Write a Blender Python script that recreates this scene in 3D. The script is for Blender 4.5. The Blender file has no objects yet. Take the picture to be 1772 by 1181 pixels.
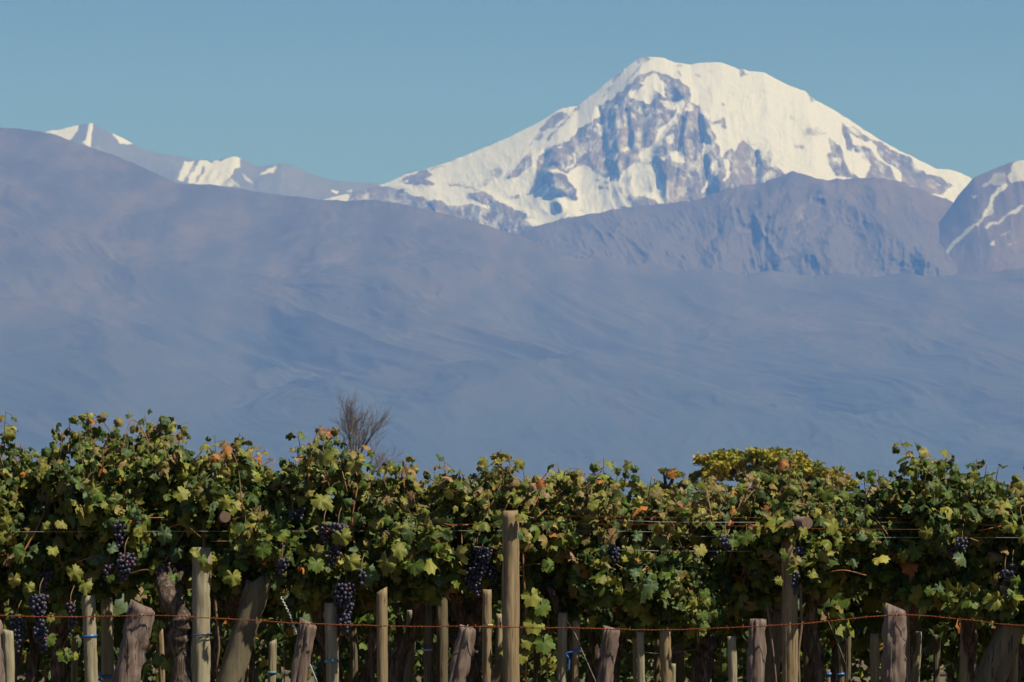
import bpy, math, random
import numpy as np
from mathutils import Vector, Matrix

random.seed(11)
RNG = np.random.default_rng(7)
C = bpy.context.scene.collection
scene = bpy.context.scene

# ------------------------------------------------------------------ camera
F_PX = 7776.0            # focal length in pixels of the 1772 px wide photograph
HORIZON = 900.0          # row of the horizon
EYE = 1.6
PITCH = math.atan((HORIZON - 590.5) / F_PX)
cam_d = bpy.data.cameras.new('camera')
cam_d.sensor_width = 36.0
cam_d.lens = F_PX / 1772.0 * 36.0
cam_d.clip_start = 0.5
cam_d.clip_end = 200000.0
cam_d.dof.use_dof = True
cam_d.dof.focus_distance = 19.0
cam_d.dof.aperture_fstop = 30.0
cam = bpy.data.objects.new('camera', cam_d)
C.objects.link(cam)
cam.location = (0, 0, EYE)
cam.rotation_euler = (math.pi / 2 + PITCH, 0, 0)
scene.camera = cam

# ------------------------------------------------------------------ world and sun
SUN_EL = math.radians(56.0)
SUN_AZ = math.radians(120.0)          # from +Y (view direction) towards +X
world = bpy.data.worlds.new('World')
scene.world = world
world.use_nodes = True
wn = world.node_tree
wn.nodes.clear()
sky = wn.nodes.new('ShaderNodeTexSky')
sky.sky_type = 'NISHITA'
sky.sun_disc = False
sky.sun_elevation = SUN_EL
sky.sun_rotation = SUN_AZ
sky.altitude = 3500.0
sky.air_density = 1.0
sky.dust_density = 0.0
sky.ozone_density = 8.0
bg = wn.nodes.new('ShaderNodeBackground')
bg.inputs['Strength'].default_value = 0.05
wo = wn.nodes.new('ShaderNodeOutputWorld')
wn.links.new(sky.outputs[0], bg.inputs[0])
wn.links.new(bg.outputs[0], wo.inputs[0])

sun_d = bpy.data.lights.new('sun', 'SUN')
sun_d.energy = 5.0
sun_d.angle = math.radians(0.53)
sun_d.color = (1.0, 0.965, 0.915)
sun = bpy.data.objects.new('sun', sun_d)
C.objects.link(sun)
SUN_DIR = Vector((math.sin(SUN_AZ) * math.cos(SUN_EL), math.cos(SUN_AZ) * math.cos(SUN_EL), math.sin(SUN_EL)))
sun.rotation_euler = SUN_DIR.to_track_quat('Z', 'Y').to_euler()

scene.view_settings.view_transform = 'Standard'
scene.view_settings.look = 'None'
scene.view_settings.exposure = 0.45
scene.view_settings.gamma = 1.0
scene.cycles.use_denoising = True
scene.cycles.max_bounces = 6
scene.cycles.volume_bounces = 0

HAZE_DENSITY = 5.1e-5
HAZE_COLOR = (0.12, 0.315, 1.0)

# ------------------------------------------------------------------ helpers
_cp, _sp = math.cos(PITCH), math.sin(PITCH)


def ray(px, py):
    """direction (scaled to y = 1) of photograph pixel px, py; works on arrays too."""
    a = (px - 886.0) / F_PX
    b = (590.5 - py) / F_PX
    y = _cp - b * _sp
    z = _sp + b * _cp
    return a / y, z / y


def at(px, py, depth):
    rx, rz = ray(px, py)
    return (rx * depth, depth, EYE + rz * depth)


def project(x, y, z):
    dz = z - EYE
    f = y * _cp + dz * _sp
    u = -y * _sp + dz * _cp
    return 886.0 + F_PX * x / f, 590.5 - F_PX * u / f


def tag(o, label=None, cat=None, group=None, kind=None):
    if label: o['label'] = label
    if cat: o['category'] = cat
    if group: o['group'] = group
    if kind: o['kind'] = kind
    return o


def empty(name, loc=(0, 0, 0)):
    o = bpy.data.objects.new(name, None)
    o.empty_display_size = 0.2
    o.location = loc
    C.objects.link(o)
    return o


def mesh_obj(name, V, F, mat, parent=None, smooth=True, loc=None, link=True, attrs=None, uv=None):
    """V (n,3) array; F either (m,k) array or list of arrays with equal k each."""
    me = bpy.data.meshes.new(name)
    V = np.asarray(V, dtype=np.float32)
    Fs = F if isinstance(F, list) else [F]
    Fs = [np.asarray(f, dtype=np.int32) for f in Fs if len(f)]
    me.vertices.add(len(V))
    me.vertices.foreach_set('co', V.ravel())
    loops = np.concatenate([f.ravel() for f in Fs])
    tot = np.concatenate([np.full(len(f), f.shape[1], dtype=np.int32) for f in Fs])
    start = np.concatenate([[0], np.cumsum(tot)[:-1]]).astype(np.int32)
    me.loops.add(len(loops))
    me.loops.foreach_set('vertex_index', loops)
    me.polygons.add(len(tot))
    me.polygons.foreach_set('loop_start', start)
    me.polygons.foreach_set('loop_total', tot)
    me.polygons.foreach_set('use_smooth', np.full(len(tot), bool(smooth)))
    for k, a in (attrs or {}).items():
        a = np.asarray(a, dtype=np.float32)
        if a.ndim == 1:
            at_ = me.attributes.new(k, 'FLOAT', 'POINT')
            at_.data.foreach_set('value', a)
        else:
            at_ = me.attributes.new(k, 'FLOAT_COLOR', 'POINT')
            at_.data.foreach_set('color', a.ravel())
    me.update(calc_edges=True)
    if mat: me.materials.append(mat)
    o = bpy.data.objects.new(name, me)
    if parent is not None: o.parent = parent
    if loc is not None: o.location = loc
    if link: C.objects.link(o)
    return o


class NT:
    """tiny node builder"""
    def __init__(s, name):
        s.m = bpy.data.materials.new(name)
        s.m.use_nodes = True
        s.t = s.m.node_tree
        s.t.nodes.clear()
        s.out = s.t.nodes.new('ShaderNodeOutputMaterial')

    def n(s, typ, **kw):
        nd = s.t.nodes.new('ShaderNode' + typ)
        for k, v in kw.items():
            if k.startswith('i_'):
                key = k[2:].replace('_', ' ')
                inp = nd.inputs[int(key)] if key.isdigit() else nd.inputs[key]
                if hasattr(v, 'links') or isinstance(v, bpy.types.NodeSocket): s.t.links.new(v, inp)
                else: inp.default_value = v
            else:
                setattr(nd, k, v)
        return nd

    def math(s, op, a, b=0.0, clamp=False):
        nd = s.n('Math', operation=op, use_clamp=clamp)
        for i, v in enumerate((a, b)):
            if isinstance(v, bpy.types.NodeSocket): s.t.links.new(v, nd.inputs[i])
            else: nd.inputs[i].default_value = v
        return nd.outputs[0]

    def mix(s, fac, a, b, blend='MIX'):
        nd = s.n('MixRGB', blend_type=blend)
        for i, v in enumerate((fac, a, b)):
            if isinstance(v, bpy.types.NodeSocket): s.t.links.new(v, nd.inputs[i])
            else: nd.inputs[i].default_value = v if i == 0 else (*v, 1.0)
        return nd.outputs[0]

    def noise(s, vec, scale, detail=4.0, rough=0.55):
        nd = s.n('TexNoise')
        nd.inputs['Scale'].default_value = scale
        nd.inputs['Detail'].default_value = detail
        nd.inputs['Roughness'].default_value = rough
        if vec is not None: s.t.links.new(vec, nd.inputs['Vector'])
        return nd.outputs['Fac']

    def ramp(s, fac, stops, interp='LINEAR'):
        nd = s.n('ValToRGB')
        s.t.links.new(fac, nd.inputs[0])
        cr = nd.color_ramp
        cr.interpolation = interp
        while len(cr.elements) < len(stops): cr.elements.new(0.5)
        for e, (p, c) in zip(cr.elements, stops):
            e.position = p
            e.color = (*c, 1.0) if not isinstance(c, float) else (c, c, c, 1.0)
        return nd.outputs[0]

    def mapping(s, vec, scale=(1, 1, 1)):
        nd = s.n('Mapping')
        s.t.links.new(vec, nd.inputs[0])
        nd.inputs['Scale'].default_value = scale
        return nd.outputs[0]

    def coord(s, which='Object'):
        return s.n('TexCoord').outputs[which]

    def attr(s, name):
        return s.n('Attribute', attribute_name=name)

    def bump(s, h, strength=0.5, dist=0.01):
        nd = s.n('Bump')
        nd.inputs['Strength'].default_value = strength
        nd.inputs['Distance'].default_value = dist
        s.t.links.new(h, nd.inputs['Height'])
        return nd.outputs[0]

    def principled(s, color, rough=0.8, spec=0.3, normal=None, **kw):
        nd = s.n('BsdfPrincipled')
        if isinstance(color, bpy.types.NodeSocket): s.t.links.new(color, nd.inputs['Base Color'])
        else: nd.inputs['Base Color'].default_value = (*color, 1.0)
        if isinstance(rough, bpy.types.NodeSocket): s.t.links.new(rough, nd.inputs['Roughness'])
        else: nd.inputs['Roughness'].default_value = rough
        nd.inputs['Specular IOR Level'].default_value = spec
        if normal is not None: s.t.links.new(normal, nd.inputs['Normal'])
        for k, v in kw.items():
            nd.inputs[k.replace('_', ' ')].default_value = v
        return nd.outputs[0]

    def finish(s, shader):
        s.t.links.new(shader, s.out.inputs['Surface'])
        return s.m


# ---- lattice noise for building shapes
def vnoise(x, y, seed=0):
    xi = np.floor(x).astype(np.int64)
    yi = np.floor(y).astype(np.int64)
    fx = x - xi
    fy = y - yi
    fx = fx * fx * (3 - 2 * fx)
    fy = fy * fy * (3 - 2 * fy)

    def h(a, b):
        n = (a * 374761393 + b * 668265263 + seed * 1442695041) & 0xffffffff
        n = ((n ^ (n >> 13)) * 1274126177) & 0xffffffff
        return ((n ^ (n >> 16)) & 0xffff) / 65535.0
    return ((h(xi, yi) * (1 - fx) + h(xi + 1, yi) * fx) * (1 - fy)
            + (h(xi, yi + 1) * (1 - fx) + h(xi + 1, yi + 1) * fx) * fy)


def fbm(x, y, seed=0, octv=5, gain=0.5, ridged=False):
    t = np.zeros(np.broadcast(x, y).shape)
    a, s = 1.0, 0.0
    for i in range(octv):
        n = vnoise(x * 2 ** i + 17.3 * i, y * 2 ** i + 9.1 * i, seed + i * 7)
        n = 1 - np.abs(2 * n - 1) if ridged else n
        t += a * n
        s += a
        a *= gain
    return t / s


def in_poly(X, Y, pts):
    ins = np.zeros(X.shape, bool)
    n = len(pts)
    for i in range(n):
        x0, y0 = pts[i]
        x1, y1 = pts[(i + 1) % n]
        if y0 == y1: continue
        c = ((y0 > Y) != (y1 > Y)) & (X < (x1 - x0) * (Y - y0) / (y1 - y0) + x0)
        ins ^= c
    return ins


def blur(M, sig):
    r = int(3 * sig + 1)
    k = np.exp(-0.5 * (np.arange(-r, r + 1) / sig) ** 2)
    k /= k.sum()
    M = np.pad(M, r, mode='edge')
    M = sum(k[i] * M[i:M.shape[0] - 2 * r + i, :] for i in range(2 * r + 1))
    return sum(k[i] * M[:, i:M.shape[1] - 2 * r + i] for i in range(2 * r + 1))

# ------------------------------------------------------------------ mountains
# zoom windows the outlines were traced in: origin and scale
WIN = {'A': (660, 180, 5.369), 'B': (900, 90, 6.815), 'C': (900, 240, 6.815), 'D': (1140, 90, 6.815),
       'E': (1140, 210, 6.815), 'F': (1380, 150, 5.5375), 'G': (1450, 260, 5.37), 'H': (0, 180, 2.531),
       'K': (1180, 290, 5.5375)}

PEAK_MASK = [
 ('A',0,[(150,710),(290,650),(420,600),(470,650),(450,680),(400,700),(320,690),(300,710),(250,700)]),
 ('A',0,[(150,715),(400,700),(500,735),(480,755),(330,745),(230,725)]),
 ('A',.3,[(560,730),(720,745),(900,785),(940,800),(760,775),(620,750)]),
 ('A',.5,[(440,600),(560,555),(620,550),(520,600),(460,620)]),
 ('A',0,[(-300,700),(40,770),(220,780),(280,860),(380,850),(430,890),(540,880),(620,930),(720,940),(870,935),(980,965),(1010,950),(860,890),(800,830),(930,815),(1000,830),(1080,890),(1190,950),(1340,1000),(1500,1040),(1500,1381),(-300,1381)]),
 ('A',0,[(1160,690),(1230,600),(1300,520),(1396,430),(1396,590),(1300,640),(1260,690),(1200,680)]),
 ('A',.55,[(1000,620),(1100,570),(1140,600),(1120,680),(1060,690)]),
 ('A',.55,[(900,760),(980,690),(1040,700),(960,780)]),
 ('A',0,[(1180,860),(1230,840),(1300,850),(1290,885),(1200,885)]),
 ('B',.35,[(1050,330),(1120,280),(1200,200),(1280,160),(1200,250),(1120,330),(1070,360)]),
 ('B',0,[(960,520),(1040,400),(1100,380),(1060,460),(1000,530)]),
 ('B',0,[(570,740),(640,660),(710,600),(690,650),(620,730),(520,850),(420,960),(330,1060),(310,1040),(440,900),(500,830)]),
 ('B',.05,[(280,860),(400,740),(480,690),(560,720),(560,780),(480,800),(420,850),(330,900),(260,1000),(150,1060),(100,1090),(180,980),(250,900)]),
 ('B',.9,[(400,860),(470,800),(500,830),(440,890),(280,980),(270,940)]),
 ('B',.4,[(1370,90),(1450,70),(1560,90),(1500,130),(1420,160),(1380,130)]),
 ('B',.3,[(1240,340),(1320,260),(1420,140),(1440,160),(1360,250),(1260,350)]),
 ('B',0,[(1060,570),(1150,480),(1210,440),(1260,380),(1330,350),(1400,270),(1520,235),(1620,220),(1700,250),(1772,290),(1790,1100),(600,1100),(480,1060),(640,990),(700,900),(800,850),(880,790),(880,740),(950,640),(990,600)]),
 ('C',0,[(480,60),(600,-5),(1790,-5),(1790,760),(1300,840),(1200,820),(900,880),(800,890),(700,860),(560,930),(330,1000),(180,1010),(100,990),(50,930),(180,910),(60,860),(0,830),(0,680),(30,650),(120,620),(190,420),(180,330),(210,240),(350,120)]),
 ('D',0,[(-10,220),(60,250),(150,290),(230,300),(300,370),(360,420),(370,560),(420,620),(480,700),(560,760),(620,900),(680,1020),(660,1100),(-10,1100)]),
 ('E',0,[(-10,-5),(600,-5),(640,150),(660,250),(730,330),(720,400),(760,430),(800,350),(870,300),(900,360),(960,260),(1000,210),(1070,290),(1200,400),(1300,500),(1400,540),(1480,600),(1560,590),(1772,640),(1772,1500),(-10,1500)]),
 ('C',0,[(560,930),(330,1000),(180,1010),(0,1010),(0,1500),(1800,1500),(1800,800),(1300,840)]),
 ('B',1,[(1490,300),(1560,260),(1620,260),(1680,350),(1710,430),(1740,530),(1660,480),(1590,440),(1590,510),(1520,600),(1420,590),(1350,540),(1290,540),(1270,470),(1340,440),(1430,420),(1470,380),(1440,370),(1400,330),(1480,350)]),
 ('B',1,[(880,740),(920,650),(945,760),(920,800),(880,770)]),
 ('B',1,[(900,830),(960,860),(1020,800),(1020,850),(990,900),(990,980),(940,980),(920,900)]),
 ('B',.8,[(820,860),(900,900),(880,930),(840,900)]),
 ('B',.8,[(780,950),(830,990),(810,1020),(770,990)]),
 ('B',.8,[(1270,590),(1320,600),(1310,650),(1270,630)]),
 ('B',.8,[(1400,650),(1430,640),(1470,760),(1400,720)]),
 ('B',.9,[(1310,720),(1370,740),(1370,790),(1320,780)]),
 ('B',.75,[(1050,1060),(1160,920),(1180,950),(1120,1060),(1090,1090)]),
 ('B',.7,[(1100,600),(1150,620),(1160,660),(1120,650)]),
 ('B',.8,[(1660,530),(1720,580),(1700,610),(1650,590)]),
 ('B',.9,[(1740,580),(1772,560),(1772,670),(1740,660)]),
 ('B',.85,[(1570,1090),(1600,980),(1700,880),(1790,830),(1790,900),(1700,1000),(1660,1100)]),
 ('B',1,[(500,1020),(560,960),(620,1000),(590,1050),(540,1050)]),
 ('B',.5,[(1050,820),(1240,760),(1260,860),(1180,900),(1100,900)]),
 ('C',1,[(0,640),(130,650),(330,520),(330,600),(280,690),(450,680),(570,700),(620,740),(700,700),(660,670),(660,600),(550,480),(540,410),(640,330),(740,300),(820,320),(840,380),(960,430),(1000,460),(1080,430),(1140,500),(1180,460),(1200,380),(1300,310),(1370,270),(1450,300),(1560,280),(1610,360),(1650,480),(1670,600),(1690,720),(1700,770),(1600,750),(1510,700),(1400,690),(1300,660),(1260,690),(1330,820),(1200,800),(1120,850),(950,890),(900,870),(800,890),(730,850),(600,910),(500,930),(330,1030),(180,1040),(100,1000),(50,930),(180,910),(60,860),(0,830)]),
 ('C',1,[(0,400),(170,300),(190,420),(130,560),(60,640),(0,650)]),
 ('C',0,[(370,780),(420,730),(520,790),(510,850),(460,880),(430,830)]),
 ('C',.1,[(900,560),(1050,560),(1050,590),(940,600)]),
 ('C',.1,[(880,465),(930,455),(960,495),(900,500)]),
 ('C',.1,[(980,485),(1050,505),(1040,545),(990,525)]),
 ('C',0,[(1140,570),(1190,570),(1190,640),(1150,640)]),
 ('C',.4,[(1240,500),(1310,420),(1310,580),(1290,660),(1250,650)]),
 ('C',.4,[(1530,500),(1570,460),(1560,640),(1530,640)]),
 ('C',.9,[(290,420),(340,365),(430,350),(520,375),(560,410),(540,420),(430,390),(340,405)]),
 ('C',.9,[(610,150),(640,160),(665,270),(600,320),(540,370),(550,330),(635,270)]),
 ('C',.9,[(440,70),(500,85),(485,110),(440,100)]),
 ('C',.8,[(720,140),(780,130),(760,170)]),
 ('C',.6,[(910,100),(940,180),(990,290),(960,260),(920,190)]),
 ('C',.9,[(1000,200),(1080,170),(1150,190),(1130,260),(1060,240)]),
 ('C',.8,[(1060,50),(1110,0),(1110,160),(1070,140)]),
 ('C',.9,[(1210,120),(1260,70),(1310,100),(1290,130),(1230,150)]),
 ('C',.9,[(1410,220),(1440,90),(1520,100),(1600,-5),(1690,-5),(1600,140),(1560,260),(1430,300)]),
 ('C',.8,[(1650,210),(1740,220),(1720,250),(1660,240)]),
 ('D',.95,[(290,520),(300,620),(270,720),(180,850),(60,1020),(20,1095),(-10,1095),(-10,900),(120,820),(190,720),(250,600)]),
 ('D',.8,[(20,540),(60,560),(150,570),(260,540),(250,620),(170,690),(90,670)]),
 ('D',.8,[(0,300),(50,400),(70,480),(0,450)]),
 ('D',1,[(300,670),(370,590),(410,700),(330,690)]),
 ('D',.5,[(200,130),(280,150),(290,190),(210,170)]),
 ('D',.3,[(225,210),(260,230),(270,300),(230,260)]),
 ('D',.45,[(430,250),(530,255),(570,305),(440,280)]),
 ('D',.4,[(570,215),(640,220),(600,245)]),
 ('D',.2,[(950,200),(1060,270),(960,290)]),
 ('D',0,[(600,740),(640,810),(700,800),(720,770),(770,760),(780,880),(800,920),(740,890),(730,840),(650,840),(600,790)]),
 ('D',.4,[(730,585),(785,610),(750,625)]),
 ('D',.6,[(1060,440),(1260,450),(1340,520),(1240,480)]),
 ('D',.62,[(1460,700),(1600,740),(1650,850),(1550,780)]),
 ('E',1,[(-10,960),(-10,650),(50,800),(40,930),(80,970)]),
 ('E',1,[(510,380),(520,250),(560,180),(640,250),(660,300),(600,370),(540,400)]),
 ('E',1,[(650,460),(690,450),(710,520),(680,620),(560,800),(520,850),(500,830),(560,740),(610,560),(610,510)]),
 ('E',.95,[(770,440),(830,430),(850,480),(830,560),(860,600),(800,710),(750,700),(800,640),(800,560),(760,500)]),
 ('E',.95,[(240,260),(290,300),(300,480),(240,500),(150,440),(150,360),(240,330)]),
 ('E',.9,[(60,210),(180,140),(190,180),(150,270)]),
 ('E',.8,[(10,420),(90,420),(80,460),(20,450)]),
 ('E',.9,[(1095,530),(1135,530),(1120,615)]),
 ('E',.65,[(1230,640),(1340,570),(1390,620),(1300,650),(1250,680)]),
 ('E',.65,[(1080,240),(1250,250),(1400,440),(1480,560),(1400,520),(1250,460),(1180,360)]),
 ('E',.5,[(330,220),(400,200),(430,400),(400,480),(350,380)]),
 ('E',.5,[(200,780),(330,760),(320,900),(190,890)]),
 ('E',.5,[(1590,270),(1700,290),(1730,320),(1640,310)]),
 ('F',.3,[(90,70),(130,60),(190,130),(120,130)]),
 ('F',0,[(300,480),(350,500),(400,570),(440,620),(430,720),(470,740),(500,800),(560,850),(480,880),(380,860),(300,740),(290,640),(340,620)]),
 ('F',.7,[(330,700),(380,660),(430,700),(400,770)]),
 ('F',.08,[(420,340),(560,400),(700,480),(760,510),(880,580),(1000,640),(1090,680),(1130,760),(1240,840),(1380,850),(1440,920),(1500,940),(1400,1030),(1300,1030),(1100,1000),(950,940),(700,900),(560,900),(480,820),(540,760),(640,790),(700,740),(640,620),(560,640),(470,600),(440,480)]),
 ('F',.95,[(560,480),(640,520),(700,500),(750,560),(760,630),(860,740),(960,780),(1010,830),(1000,920),(960,900),(870,770),(760,680),(700,600),(600,560),(520,540),(500,440)]),
 ('F',1,[(440,640),(520,660),(580,680),(680,740),(700,800),(660,850),(590,880),(520,800),(480,760)]),
 ('F',.55,[(600,600),(680,620),(700,720),(620,690)]),
 ('F',.6,[(830,590),(940,640),(960,670),(840,620)]),
 ('F',.7,[(480,380),(560,420),(600,470),(540,440)]),
 ('F',.55,[(60,400),(180,390),(260,450),(180,480),(90,440)]),
]
RIGHT_MASK = [
 ('G',.95,[(945,985),(1020,905),(1110,815),(1220,715),(1330,635),(1360,560),(1400,480),(1410,420),(1500,340),(1560,300),(1585,330),(1500,400),(1435,470),(1440,560),(1390,600),(1355,645),(1235,745),(1125,845),(1045,925),(975,995)]),
 ('G',.75,[(1620,120),(1700,80),(1900,60),(1900,240),(1620,300),(1560,250),(1600,180)]),
 ('G',.5,[(1280,350),(1400,300),(1430,220),(1560,200),(1560,320),(1450,330),(1300,350)]),
 ('G',.7,[(1350,705),(1500,635),(1900,380),(1900,410),(1500,675),(1360,735)]),
 ('G',.8,[(1395,870),(1475,825),(1455,885)]), ('G',.6,[(1490,800),(1630,725),(1540,805)]),
 ('G',.7,[(1210,400),(1295,425),(1265,455)]), ('G',.6,[(1380,590),(1460,530),(1450,570),(1400,610)]),
 ('G',.6,[(1560,870),(1680,830),(1660,860),(1570,890)])]
REAR_MASK = [
 ('H',.95,[(195,122),(270,100),(345,85),(330,130),(300,160),(250,145),(210,130)]),
 ('H',1,[(388,75),(414,75),(402,150),(402,195),(362,170),(385,130)]),
 ('H',.95,[(480,112),(520,125),(583,168),(572,182),(520,165)]),
 ('H',1,[(770,335),(810,258),(850,245),(845,265),(900,240),(930,255),(1030,220),(1058,235),(1052,280),(960,360),(870,355)]),
 ('H',.4,[(800,340),(850,262),(860,262),(820,345)]), ('H',.4,[(850,345),(890,265),(902,268),(870,348)]),
 ('H',.95,[(1130,312),(1212,258),(1195,300),(1140,315)]), ('H',.6,[(960,352),(1020,318),(1060,368)]),
 ('H',.6,[(1050,290),(1125,350),(1080,345)]), ('H',.9,[(1443,370),(1482,373),(1478,390),(1448,386)]),
 ('H',.6,[(1500,372),(1545,375),(1540,390)])]
MID_MASK = [
 ('K',.5,[(1060,640),(1110,590),(1200,530),(1360,390),(1370,410),(1220,540),(1130,610)]),
 ('K',.5,[(1170,370),(1300,235),(1310,250),(1190,385)]),
 ('K',.4,[(1060,560),(1000,500),(1100,400),(1230,300),(1150,420),(1180,480)]),
 ('K',.38,[(820,930),(960,780),(1010,760),(880,900)]),
 ('K',.42,[(290,420),(470,220),(480,240),(320,420)]),
 ('K',.35,[(600,400),(650,400),(770,560),(830,700),(800,700),(700,520),(600,480)]),
 ('K',.3,[(620,180),(700,180),(740,320),(730,420),(680,280)]),
 ('K',.38,[(1000,700),(1180,630),(1190,650),(1010,720)]),
 ('K',.32,[(1070,180),(1130,120),(1150,130),(1090,190)])]


def raster(masks, base, x0, x1, y0, y1, sig):
    X, Y = np.meshgrid(np.arange(x0, x1), np.arange(y0, y1))
    X = X.astype(float)
    Y = Y.astype(float)
    wx = (fbm(X / 11, Y / 11, 91, 5, 0.62) - 0.5) * 10
    wy = (fbm(X / 11, Y / 11, 57, 5, 0.62) - 0.5) * 12
    M = np.full(X.shape, float(base))
    for w, val, pts in masks:
        ox, oy, s = WIN[w]
        q = [(ox + a / s, oy + b / s) for a, b in pts]
        xa = int(max(min(p[0] for p in q) - 8 - x0, 0)); xb = int(min(max(p[0] for p in q) + 8 - x0, x1 - x0))
        ya = int(max(min(p[1] for p in q) - 8 - y0, 0)); yb = int(min(max(p[1] for p in q) + 8 - y0, y1 - y0))
        if xb <= xa or yb <= ya: continue
        sl = (slice(ya, yb), slice(xa, xb))
        ins = in_poly(X[sl] + wx[sl], Y[sl] + wy[sl], q)
        M[sl] = np.where(ins, val, M[sl])
    return blur(M, sig)


def sample(M, x0, y0, px, py):
    x = np.clip(px - x0, 0, M.shape[1] - 1.001)
    y = np.clip(py - y0, 0, M.shape[0] - 1.001)
    xi = x.astype(int); yi = y.astype(int)
    fx = x - xi; fy = y - yi
    return ((M[yi, xi] * (1 - fx) + M[yi, xi + 1] * fx) * (1 - fy)
            + (M[yi + 1, xi] * (1 - fx) + M[yi + 1, xi + 1] * fx) * fy)


def massif(name, crest, depth, foot_z, reach, mat, nx=500, nv=160, amp=200.0, wl=500.0, fan=0.0, fan_px=None,
           mask=None, mask_base=0.0, mask_win=None, mask_sig=0.8, crest_noise=1.0, seed=1, steep=1.0, curve=0.0, rock_floor=0.0, wobble=0.7, snow_calm=0.0, crest_low=0.0, gain=0.55, plan=None, relief=None):
    """one mountain range: a crest line at its own distance, a ribbed face falling towards the valley and a back slope"""
    cx = np.array([p[0] for p in crest], float)
    cy = np.array([p[1] for p in crest], float)
    px = np.linspace(cx[0], cx[-1], nx)
    py = np.interp(px, cx, cy)
    py = blur(py[None, :].repeat(3, 0), 1.2)[1]
    rough_py = (fbm(px / 9.0, px * 0, seed + 40, 4) - 0.5) * 2 * crest_noise + (fbm(px / 45.0, px * 0, seed + 41, 3) - 0.5) * 2 * crest_low
    rx, rz = ray(px, py)
    bend = curve * (fbm(px / 260.0, px * 0 + 3, seed + 3, 2) - 0.5)
    D = depth + bend
    X0 = rx * D
    Z0 = EYE + rz * D
    dZ = (ray(px, py + rough_py)[1] - rz) * D
    v = np.linspace(0, 1, nv) ** 1.1
    vv = v[:, None]
    X = np.repeat(X0[None, :], nv, 0)
    fx = 0 if fan_px is None else ray(fan_px, 200)[0] * depth
    Xs = X - fan * (X - fx) * vv          # ribs spread out from the summit
    Z = Z0[None, :] + (foot_z - Z0[None, :]) * vv
    Z = Z + dZ[None, :] * np.exp(-vv * 28)
    u = Xs / wl
    w = (Z0[None, :] - Z) / (wl * 1.5)
    wob = (fbm(u * 0.8, w * 0.8, seed + 11, 4) - 0.5) * wobble
    r1 = fbm(u + wob, w + wob * 0.3, seed, 8, gain, True) - 0.5
    r2 = fbm(u * 0.35 + 5, w * 0.8, seed + 23, 3, 0.5) - 0.5
    env = np.clip(vv * 9, 0, 1) ** 0.9
    if mask is not None:
        x0, x1, y0, y1 = mask_win
        M = raster(mask, mask_base, x0, x1, y0, y1, mask_sig)
        qx, qy = project(X, D[None, :] - reach * vv ** steep, Z)
        env = env * (1 - snow_calm * blur(sample(M, x0, y0, qx, qy), 3.0))
    Y = D[None, :] - reach * vv ** steep - env * amp * (2.0 * r1 + 1.4 * r2)
    Z = Z + env * amp * 0.5 * r2 * np.clip((1 - vv) * 6, 0, 1)
    if plan is not None:                 # rolling hills laid out on the ground plan, one behind another
        Y = D[None, :] - reach * vv + 0 * X
        wy = (fbm(X / 2600 + 3, Y / 2600, seed + 5, 4) - 0.5)
        u = (X - 0.35 * (D[None, :] - Y)) / wl + 1.5 * wy
        w = Y / (wl * 1.7) + 1.2 * (fbm(X / 1900, Y / 1900 + 9, seed + 6, 4) - 0.5)
        hh = fbm(u, w, seed, 8, 0.5, True) - 0.62
        big = fbm(X / 3300 + 8, Y / 2800, seed + 31, 3) - 0.5
        e2 = np.clip(vv * 3.2, 0, 1) ** 0.8 * np.clip((1 - vv) * 3, 0.15, 1)
        Zs = blur(Z0[None, :].repeat(3, 0), 26.0)[1]
        Z = (Zs[None, :] + (foot_z - Zs[None, :]) * vv ** 0.92) + (dZ + Z0 - Zs)[None, :] * np.exp(-vv * 28) + e2 * (plan * hh + 0.9 * plan * big)
    if relief is not None:
        ppx, ppy = project(X, Y, Z)
        Y = Y - relief(ppx, ppy) * env
    # back slope
    nb = 14
    vb = np.linspace(1, 0, nb, endpoint=False)[:, None] * 0.9
    Xb = np.repeat(X0[None, :], nb, 0)
    Zb = (Z0 + dZ)[None, :] + (foot_z - (Z0 + dZ)[None, :]) * vb
    Yb = D[None, :] + reach * 0.9 * vb
    Xa = np.concatenate([Xb, X]); Ya = np.concatenate([Yb, Y]); Za = np.concatenate([Zb, Z])
    V = np.stack([Xa.ravel(), Ya.ravel(), Za.ravel()], 1)
    n = nb + nv
    idx = np.arange(n * nx).reshape(n, nx)
    Fq = np.stack([idx[:-1, :-1].ravel(), idx[1:, :-1].ravel(), idx[1:, 1:].ravel(), idx[:-1, 1:].ravel()], 1)
    attrs = {}
    if mask is not None:
        qx, qy = project(Xa, Ya, Za)
        sn = sample(M, x0, y0, qx, qy)
        attrs['snow'] = np.clip(sn, rock_floor, 1).ravel()
    loc = (0, depth, 0)
    V[:, 1] -= depth
    o = mesh_obj(name, V, Fq, mat, attrs=attrs, loc=loc)
    return o


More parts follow.
